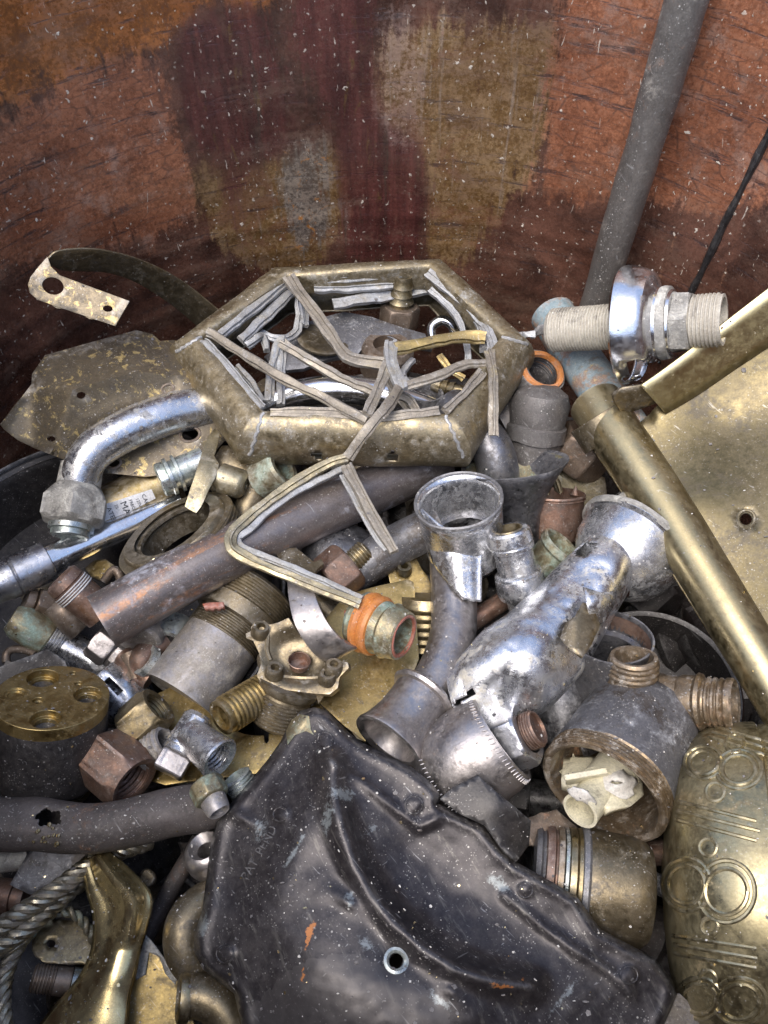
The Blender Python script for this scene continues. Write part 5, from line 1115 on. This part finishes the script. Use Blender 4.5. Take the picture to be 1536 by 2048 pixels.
t.add('wall_edge', wires(fb_, [[p for p in smooth(list(x), 8)] for x in wl], 6), 'tan_brass', parent=fl_)
t = Thing('bronze_band_clamp', 'bronze band clamp curving over the bonnet with a flat ear', 'clamp')
ea = q('H', (752, 20, 2.4), (760, 120, 2.6), (785, 240, 2.6), (825, 330, 2.3), (880, 410, 1.7), (940, 465, 1.1), (1000, 477, .6), (1060, 450, .4))
eb = q('H', (880, 10, 2.6), (905, 110, 2.9), (940, 200, 2.9), (985, 280, 2.7), (1040, 345, 2.3), (1095, 385, 1.8), (1135, 402, 1.5), (1150, 395, 1.4))
t.add('band', ribbon(ea, eb, 8, 5, .5), 'nickel', solid=.0022, bevel=.0005)
t.add('ear', sheet(q('E', (470, 790), (520, 755), (590, 752), (650, 800), (700, 840), (745, 820), (760, 850), (720, 880), (690, 930), (660, 980), (560, 1000), (520, 900)), HF([(555, 1105, .9), (600, 1100, 1.2), (640, 1130, 1.4), (575, 1175, 1.8), (620, 1170, 2.)]), (), 10, 1), 'tan_brass', solid=.003, bevel=.0006)
t = Thing('orange_sealed_port', 'short green crusted pipe end with bright orange sealant rings', 'pipe end')
ax = Ax((722, 1240), (806, 1272), 1.2, .5)
t.add('pipe_end', lathe(ax, [(-.12, 0), (-.1, 50), (.0, 58), (.06, 58), (.1, 54), (.5, 54), (.62, 50), (.7, 56), (.78, 52), (1, 48), (1.03, 45), (1.02, 38), (.4, 36), (.3, 0)], 52, wob=1.2, wf=60), 'green_brass')
t.add('orange_ring', lathe(ax, [(.08, 54), (.1, 60), (.18, 62), (.24, 60), (.27, 57), (.3, 60), (.4, 61), (.46, 58), (.48, 53)], 52, wob=1, wf=60), 'orange_seal')
t.add('lip', lathe(ax, [(1.02, 44), (1.045, 42), (1.04, 38), (.98, 37)], 44, wob=1.4, wf=120), 'red_seal')

# ---- flat brass plates under the middle
t = Thing('gold_plate', 'square yellow brass plate with rounded corners under the orange ringed pipe end', 'plate')
ol = [(690, 1190), (756, 1172), (815, 1159), (826, 1164), (829, 1180), (838, 1318), (800, 1410), (765, 1470), (730, 1482), (690, 1452), (640, 1405), (600, 1380), (600, 1300)]
t.add('plate', sheet(ol, HF([(756, 1172, -1.2), (826, 1164, -1.), (838, 1318, -1.3), (740, 1475, -1.4), (620, 1400, -1.7), (600, 1300, -1.7)]), (), 14, .8), 'gold_brass', solid=.0014, bevel=.0005)
t = Thing('keyhole_plate', 'yellow brass rose plate with a slotted arch cutout at the tip of the dark plate', 'plate')
ol = [(300, 1395), (340, 1375), (440, 1400), (560, 1440), (640, 1405), (660, 1440), (600, 1500), (540, 1545), (440, 1555), (330, 1570), (300, 1560)]
hl = q('H', (480, 860), (520, 875), (580, 882), (625, 880), (628, 915), (640, 925), (652, 912), (652, 870), (690, 852), (720, 830), (700, 800), (560, 790), (470, 820))
t.add('plate', sheet(ol, HF([(300, 1395, -2.2), (440, 1400, -2.2), (640, 1405, -2.0), (540, 1545, -1.6), (330, 1570, -1.6), (520, 1490, -1.6)]), [hl], 12, 1), 'gold_brass', solid=.0014, bevel=.0005)
t = Thing('lobed_brass_flange', 'pale yellow lobed brass flange with a screw hole behind the tee', 'flange')
ol = q('E', (1150, 880), (1200, 830), (1270, 810), (1330, 820), (1360, 880), (1400, 930), (1425, 1000), (1400, 1060), (1330, 1095), (1250, 1090), (1180, 1020))
t.add('flange', sheet(ol, HF([(775, 1135, -1.6), (840, 1120, -1.6), (850, 1190, -2.), (800, 1190, -2.)]), [circ(*q('E', (1258, 868))[0], 9, 9, 16)], 10, .6), 'gold_brass', solid=.003, bevel=.0008)
t.add('screw_boss', lathe(Ax((808, 1142), (809, 1131), -1.5, .8), [(0, 16), (1, 14), (1, 8), (0, 6), (0, 0)], 24), 'dark_brass_sheet')
t = Thing('ribbed_brass_cylinder', 'ribbed brass cylinder in the shadow beneath the lobed flange', 'cylinder')
t.add('cylinder', lathe(Ax((850, 1290), (852, 1190), -3.6, .3), [(0, 0), (0, 58)]+thr(.1, .9, 58, 5, 3)+[(1, 52), (1, 0)], 48), 'old_brass')
t = Thing('steel_dome', 'dark shiny round steel dome under the copper pipe', 'dome')
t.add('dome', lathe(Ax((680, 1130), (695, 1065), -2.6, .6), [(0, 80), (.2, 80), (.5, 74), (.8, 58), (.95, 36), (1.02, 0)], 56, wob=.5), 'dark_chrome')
t = Thing('brown_hex_plug', 'dark brown hex plug with a brass threaded tip under the bent came', 'plug')
ax = Ax((655, 1165), (732, 1100), -.9, -.1)
t.add('plug', lathe(ax, nut(0, .6, 54, 10), 48, .5), 'copper_brown', bevel=.0006)
t.add('tip', lathe(ax, [(.55, 30)]+thr(.6, 1, 24, 6, 2.5)+[(1.02, 18), (1.02, 0)], 32), 'old_brass')
t = Thing('red_gasket', 'short red gasket tab beside the orange ringed pipe end', 'gasket')
t.add('tab', sheet([(688, 1222), (700, 1216), (702, 1230), (698, 1250), (690, 1248)], lambda x, y: 1., (), 6), 'red_seal', solid=.003)

# ---- small fittings in front of the manifold
t = Thing('hollow_brass_hex', 'hollow brass hex coupling with a dark threaded bore right of the manifold', 'coupling')
ax = Ax((262, 1462), (318, 1412), -.8, .42)
t.add('hex', lathe(ax, [(0, 24), (0, 44), (.1, 50, 6), (.75, 50, 6), (.85, 48, 6, 45), (1, 43), (1, 36)]+thr(.98, .4, 34, 6, 3)+[(.3, 0)], 60, .35), 'old_brass', bevel=.0005)
t = Thing('silver_thread_ring', 'silver threaded ring between the brass hex and the chrome tee', 'ring')
ax = Ax((300, 1505), (334, 1482), -.7, .55)
t.add('ring', lathe(ax, [(-.3, 22), (-.3, 34)]+thr(-.2, .9, 36, 5, 3)+[(1, 33), (1, 26), (.5, 22), (.3, 22), (-.3, 22)], 44), 'zinc')
t = Thing('chrome_tee_valve', 'small chrome tee with a square knob and an open threaded port', 'tee')
ax = Ax((395, 1440), (335, 1545), .2, .15)
tv = t.add('body', lathe(ax, [(-.1, 0), (-.1, 24), (-.02, 32), (.1, 34, 8), (.45, 36, 8), (.5, 38), (.54, 38), (.56, 34), (.64, 36), (.66, 32), (.68, 0)], 48, wob=.8), 'worn_chrome')
t.add('square_knob', lathe(ax, [(.66, 0), (.66, 38, 4, 36), (.7, 42, 4), (.98, 42, 4), (1.02, 38, 4), (1.02, 0)], 48, .5), 'nickel', bevel=.0006)
ax = Ax((392, 1478), (440, 1518), .7, .55)
t.add('port', lathe(ax, [(-.3, 0), (-.3, 32), (.3, 37), (.85, 42), (.97, 43), (1.02, 40), (1., 34)]+thr(.96, .1, 31, 7, 3)+[(0, 0)], 48, wob=.8), 'worn_chrome', parent=tv)
t = Thing('torn_compression_end', 'brass compression nut with a torn white lined tube end above the dark pipe', 'fitting')
ax = Ax((412, 1570), (438, 1622), 1.6, .4)
t.add('nut', lathe(ax, nut(-.1, .55, 36, 14, 8), 48, wob=.8), 'green_brass', bevel=.0004)
t.add('tube_end', lathe(ax, [(.5, 24), (.6, 26), (.95, 24), (1.06, 21), (1.02, 15), (.6, 14), (.6, 0)], 36, wob=1.6, wf=150), 'zinc')
t = Thing('green_thread_stub', 'threaded stub with bright green verdigris at the left edge of the dark plate', 'stub')
t.add('stub', lathe(Ax((495, 1590), (470, 1552), -.4, .3), [(0, 0), (0, 30)]+thr(0, 1, 31, 6, 3)+[(1, 24), (.6, 22), (.6, 0)], 40), 'verdigris_chrome')
t = Thing('ring_end_pipe', 'thick rounded metal ring end beside the left rim of the dark plate', 'ring')
ax = Ax((424, 1722), (412, 1700), -1.4, .75)
t.add('ring', lathe(ax, [(0, 16)]+[(.5-.9*cos(a), 30+18*sin(a)) for a in [-.9+pi*1.25*i/14 for i in range(15)]]+[(1, 18), (0, 16)], 44, wob=.6), 'nickel')

# ---- corroded dark pipe, ropes, folded brass
t = Thing('corroded_dark_pipe', 'dark corroded pipe with a ragged hole at the left of the pile', 'pipe')
tm = tube([(-60, 1650, .2, 50), (60, 1648, .3, 50), (150, 1656, .4, 48), (220, 1652, .4, 47), (330, 1628, .3, 46), (450, 1606, 0, 44)], 48, 30, 120, wob=0).mesh('pipe')
for v in tm.vertices:
    v.co += noise.noise_vector(v.co*40)*.0012+noise.noise_vector(v.co*130)*.0004; x, y = pix(v.co)
    v.co += (v.co-CAM).normalized()*(.003*math.exp(-((x-100)**2/1800+(y-1640)**2/700)))
t.add('pipe', punch(tm, 96, 1635, 25, 17, .35), 'rusty_iron', solid=.0018)
gl = MB(); tb = bvh(tm)
for i in range(14):
    x, y = 105+random.gauss(0, 16), 1672+random.gauss(0, 9); p = on(tb, x, y, .0006)
    if p: 
        ico = bmesh.new(); bmesh.ops.create_icosphere(ico, subdivisions=1, radius=random.uniform(.0005, .0013)); gl.add([v.co+p for v in ico.verts], [[v.index for v in f.verts] for f in ico.faces]); ico.free()
t.add('bright_grains', gl, 'bright_brass')
def rope(th, pn, pts, r, mat, wires_n=3, pitch=.016, label=None):
    sm = smooth(pts, 14); W = [P(*p) for p in sm]; S = 0
    for k in range(wires_n):
        C = []; S = 0; u = None
        for i, c in enumerate(W):
            d = (W[min(i+1, len(W)-1)]-W[max(i-1, 0)]).normalized()
            if u is None: u, _ = frame(d)
            u = (u-d*u.dot(d)).normalized(); v = d.cross(u)
            if i: S += (c-W[i-1]).length
            a = 2*pi*(S/pitch+k/wires_n); rr = r*depth(c)/F
            C.append(c+(u*cos(a)+v*sin(a))*rr*.62)
        sub = []
        for a, b in zip(C, C[1:]): sub += [a, a.lerp(b, .5)]
        sub.append(C[-1]); th.add(pn, sweep(sub, [r*.6*depth(c)/F for c in sub], 10, wob=.0003, wf=200), mat)
t = Thing('twisted_cable', 'twisted metal cable running from the dark pipe down to the left edge', 'cable', 'twisted cables')
rope(t, 'wire', [(300, 1680, -1.6), (255, 1695, -1.4), (200, 1715, -1.2), (130, 1768, -.8), (60, 1815, -.6), (-40, 1880, -.6)], 17, 'cable_metal', 4, .02)
t = Thing('twisted_cable', 'second twisted cable lying just below the first one', 'cable', 'twisted cables')
rope(t, 'wire', [(190, 1745, -1.8), (150, 1770, -1.5), (100, 1815, -1.2), (40, 1865, -1.), (-40, 1920, -1.)], 17, 'cable_metal', 4, .02)
t = Thing('twisted_cable', 'twisted cable hanging down along the lower left corner', 'cable', 'twisted cables')
rope(t, 'wire', [(70, 1840, -1.9), (35, 1890, -1.7), (12, 1945, -1.6), (4, 2000, -1.6), (14, 2080, -1.6)], 15, 'cable_metal', 4, .018)
t = Thing('thin_wire_chain', 'thin greenish twisted wire arching above the small holed tab', 'wire')
rope(t, 'wire', [(60, 1870, -2.4), (90, 1835, -2.), (130, 1822, -1.8), (165, 1842, -2.), (190, 1885, -2.4)], 9, 'green_brass', 2, .009)
t = Thing('folded_brass_handle', 'polished folded brass strip flaring out at the lower left', 'sheet')
L_ = smooth([(164, 1720, -.9), (176, 1782, -.9), (187, 1823, -.9), (190, 1864, -1.), (184, 1905, -1.1), (166, 1946, -1.2), (140, 1981, -1.4), (105, 2020, -1.6), (76, 2056, -1.7), (20, 2110, -1.8)], 8)
R_ = smooth([(214, 1703, -.7), (249, 1732, -.6), (302, 1790, -.6), (293, 1855, -.7), (281, 1893, -.8), (270, 1946, -.9), (259, 1990, -1.), (255, 2040, -1.1), (255, 2075, -1.2), (255, 2120, -1.2)], 8)
hb_ = MB(); vs = []; Mm = 18
for i, (a, b) in enumerate(zip(L_, R_)):
    pa, pb_ = P(*a), P(*b); f_ = i/(len(L_)-1); ft = max(0, 1-abs(f_-.2)/.25)
    for j in range(Mm+1):
        u = j/Mm; p = pa.lerp(pb_, u); p += (CAM-p).normalized()*(.0075*sin(pi*u)**.9*(.55+.45*f_)+.0055*ft*math.exp(-((u-.66)/.13)**2)-.003*math.exp(-((u-.3)/.16)**2)*(1-f_))
        vs.append(p+noise.noise_vector(p*30)*.0003)
hb_.add(vs, [(i*(Mm+1)+j, i*(Mm+1)+j+1, (i+1)*(Mm+1)+j+1, (i+1)*(Mm+1)+j) for i in range(len(L_)-1) for j in range(Mm)])
t.add('strip', hb_, 'bright_brass', solid=.0013)
t = Thing('pale_brass_sheet', 'pale brass sheet with a scaly edge right of the folded brass strip', 'sheet')
t.add('sheet', sheet([(282, 1862), (300, 1880), (330, 1920), (358, 1955), (362, 1990), (390, 2050), (420, 2110), (230, 2110), (240, 2000), (265, 1920)], HF([(282, 1862, -1.4), (358, 1955, -1.8), (420, 2110, -2.2), (230, 2110, -2.2), (300, 1990, -1.9)]), (), 12, 1), 'gold_brass', solid=.0015)
t.add('scaly_edge', sheet([(286, 1866), (300, 1880), (330, 1920), (356, 1955), (350, 1972), (330, 1950), (318, 1915), (296, 1905), (290, 1950), (272, 1960), (270, 1930), (280, 1900)], HF([(282, 1862, -1.32), (358, 1955, -1.72), (272, 1960, -1.7), (300, 1920, -1.5)]), (), 8, 3), 'lime_scale', solid=.0008)
t = Thing('holed_brass_tab', 'small olive brass tab with one screw hole in the shadow', 'tab')
ol = [(66, 1855), (70, 1845), (120, 1838), (190, 1848), (205, 1900), (195, 1925), (140, 1928), (90, 1926), (70, 1912), (64, 1900)]
t.add('tab', sheet(ol, HF([(66, 1855, -2.6), (190, 1848, -3.), (195, 1925, -2.8), (70, 1912, -2.4)]), [circ(102, 1887, 9, 8, 16)], 10, .5), 'old_brass', solid=.0012)
t = Thing('dark_threaded_stub', 'dark threaded pipe stub below the holed tab', 'stub')
ax = Ax((175, 1968), (66, 1956), -3.4, .05)
t.add('stub', lathe(ax, [(0, 0), (0, 24), (.2, 26), (.25, 22), (.3, 22), (.32, 26), (.6, 26)]+thr(.6, 1, 26, 7, 2)+[(1.02, 20), (1.02, 0)], 36), 'bronze')
t.add('green_band', lathe(ax, [(.16, 26.6), (.3, 26.8)], 36), 'verdigris_chrome')
t = Thing('brass_u_bend', 'thick tarnished brass pipe bend emerging from under the dark plate', 'pipe')
t.add('pipe', tube([(455, 1790, -1.6), (405, 1812, -1.2), (372, 1850, -1.), (372, 1900, -1.2), (400, 1940, -1.8)], 42, 8, 32, wob=.8), 'tan_brass')
t = Thing('brass_elbow', 'brass elbow with a beaded mouth at the bottom left of the dark plate', 'elbow')
t.add('elbow', tube([(368, 1996, -.9, 40), (400, 1992, -.8, 40), (440, 2012, -.9, 40), (468, 2060, -1.2, 40), (475, 2130, -1.6, 40)], 40, 8, 32, wob=.6), 'tan_brass')
t.add('bead', lathe(Ax((380, 1996), (355, 1997), -.9, .1), [(0, 36), (.1, 44), (.6, 46), (.9, 44), (1, 38), (1, 30), (.2, 28), (.2, 0)], 40), 'old_brass')
t = Thing('grey_sheet_offcut', 'grey sheet offcut under the corroded dark pipe', 'offcut')
t.add('offcut', sheet([(20, 1770), (60, 1700), (110, 1690), (230, 1690), (180, 1740), (140, 1770), (60, 1790)], HF([(20, 1770, -1.9), (110, 1690, -1.6), (230, 1690, -2.), (60, 1790, -2.2)]), (), 12, 1), 'slate_metal', solid=.0016)
t = Thing('pale_scrap_tube', 'pale crusted tube at the left edge below the corroded pipe', 'tube')
t.add('tube', tube([(-30, 1725, -2.), (60, 1712, -2.2)], 24, 5, 20, wob=2), 'lime_scale')
t = Thing('brown_pipe_bit', 'brown pipe bit at the left edge beneath the twisted cables', 'pipe')
t.add('bit', tube([(-30, 1790, -3.), (30, 1795, -3.)], 34, 5, 24, wob=1, inner=.8), 'copper_brown')
t = Thing('brass_lobe', 'small round ended brass lever in the dark hollow right of the folded brass', 'lever')
t.add('lever', sheet(circ(294, 1755, 16, 18, 18), lambda x, y: -3., (), 8), 'tan_brass', solid=.004)
t = Thing('dark_long_rod', 'dark rod slanting through the hollow left of the dark plate', 'rod')
t.add('rod', tube([(290, 1880, -4.2), (340, 1780, -4.), (400, 1680, -3.8)], 18, 6, 16, wob=1), 'rusty_iron')
t = Thing('right_rim_pan', 'dark pan with a thin rim in the shadow under the brushed brass tube', 'pan')
c0 = P(1290, 1400, -6.); axp = WA(); axp.p0 = c0; axp.d = Vector((-.2, -.1, 1)).normalized(); axp.L = .01; axp.px = 1.; axp.u, axp.w = frame(axp.d)
t.add('pan', lathe(axp, [(1.2, .052), (1.3, .0515), (1.2, .05), (0, .047), (-1.6, .04), (-2, 0)], 72), 'black_iron', solid=.001)

# ---- jumble deep between the larger pieces, coloured dark to stand for gap shade
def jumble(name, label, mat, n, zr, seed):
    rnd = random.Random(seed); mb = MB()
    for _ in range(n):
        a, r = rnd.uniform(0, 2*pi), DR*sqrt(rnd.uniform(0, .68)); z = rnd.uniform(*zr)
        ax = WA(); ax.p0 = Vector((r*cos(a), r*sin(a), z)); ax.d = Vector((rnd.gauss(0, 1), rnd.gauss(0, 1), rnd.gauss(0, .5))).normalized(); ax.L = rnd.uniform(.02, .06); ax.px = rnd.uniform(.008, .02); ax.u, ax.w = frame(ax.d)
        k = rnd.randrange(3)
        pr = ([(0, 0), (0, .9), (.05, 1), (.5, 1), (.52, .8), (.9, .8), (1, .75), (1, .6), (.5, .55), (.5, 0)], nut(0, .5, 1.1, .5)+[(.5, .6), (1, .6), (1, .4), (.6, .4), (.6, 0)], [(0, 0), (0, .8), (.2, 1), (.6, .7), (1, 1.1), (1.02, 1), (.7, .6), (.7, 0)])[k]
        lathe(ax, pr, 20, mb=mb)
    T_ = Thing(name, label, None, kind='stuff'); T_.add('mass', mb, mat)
jumble('brass_jumble', 'jumble of small brass fittings coloured dark as gap shade deep between the larger pieces', 'shade_brass', 110, (-.1, -.066), 1)
jumble('steel_jumble', 'jumble of small steel fittings coloured black as gap shade deep between the larger pieces', 'black_iron', 70, (-.1, -.066), 2)
jumble('copper_jumble', 'jumble of small copper fittings coloured dark as gap shade deep between the larger pieces', 'rusty_iron', 50, (-.1, -.066), 3)
bed = MB(); N = 40; vs = []  # bed blackened to paint in the shade of the deep gaps
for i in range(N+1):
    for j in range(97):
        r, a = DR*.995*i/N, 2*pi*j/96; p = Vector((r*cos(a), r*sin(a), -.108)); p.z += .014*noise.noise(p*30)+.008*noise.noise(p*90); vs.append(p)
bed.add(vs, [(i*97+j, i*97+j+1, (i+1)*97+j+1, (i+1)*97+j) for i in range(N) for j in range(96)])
T_ = Thing('scrap_bed', 'bed of filings and scrap, coloured black as gap shade, below the visible fittings', None, kind='stuff'); T_.add('bed', bed, 'black_iron')

for t in THINGS: t.finish()

# ---- grit and paint flakes fallen on everything
bpy.context.view_layer.update(); dg = bpy.context.evaluated_depsgraph_get(); rnd = random.Random(9)
def flakes(name, label, mat, n, size):
    mb = MB(); k = 0
    while k < n:
        p = P(rnd.uniform(-20, 1556), rnd.uniform(520, 2068), rnd.uniform(-2, 3))
        hit, loc_, nr, _, ob, _ = scn.ray_cast(dg, Vector((p.x, p.y, .3)), Vector((0, 0, -1)))
        k += 1
        if not hit or nr.z < .35 or loc_.z < -.09: continue
        u, v = frame(nr); s_ = rnd.uniform(*size)*rnd.choice((.6, .8, 1, 1.6)); a0 = rnd.uniform(0, 6); m = rnd.choice((4, 5, 6)); st = rnd.uniform(.3, 1)
        ring = [loc_+nr*.0003+(u*cos(a0+2*pi*i/m)+v*sin(a0+2*pi*i/m)*st)*s_*rnd.uniform(.6, 1.2)+nr*rnd.uniform(0, s_*.4) for i in range(m)]
        low = [r-nr*.0003 for r in ring]
        mb.add(ring+low, [tuple(range(m))]+[(i, (i+1) % m, m+(i+1) % m, m+i) for i in range(m)])
    T = Thing(name, label, None, kind='stuff'); T.add('flakes', mb, mat); T.finish()
flakes('paint_flakes', 'fine pale paint flakes and grit lying on the scrap', 'white_crust', 700, (.0002, .00055))
flakes('rust_flakes', 'fine dark rust crumbs lying on the scrap', 'rusty_iron', 700, (.0004, .001))
flakes('brass_swarf', 'tiny bright brass turnings lying among the scrap', 'bright_brass', 250, (.0003, .0007))
for t in THINGS:            # a thing must stay inside the drum
    if t.name == 'steel_drum': continue
    m = max((sqrt((v.co+e['o'].matrix_basis.translation+(t.root.location if e['o'].parent else Vector())).xy.length_squared) for e in t.parts for v in e['me'].vertices))
    if m > DR-.002: print('OUTSIDE DRUM', t.name, round(m, 3))
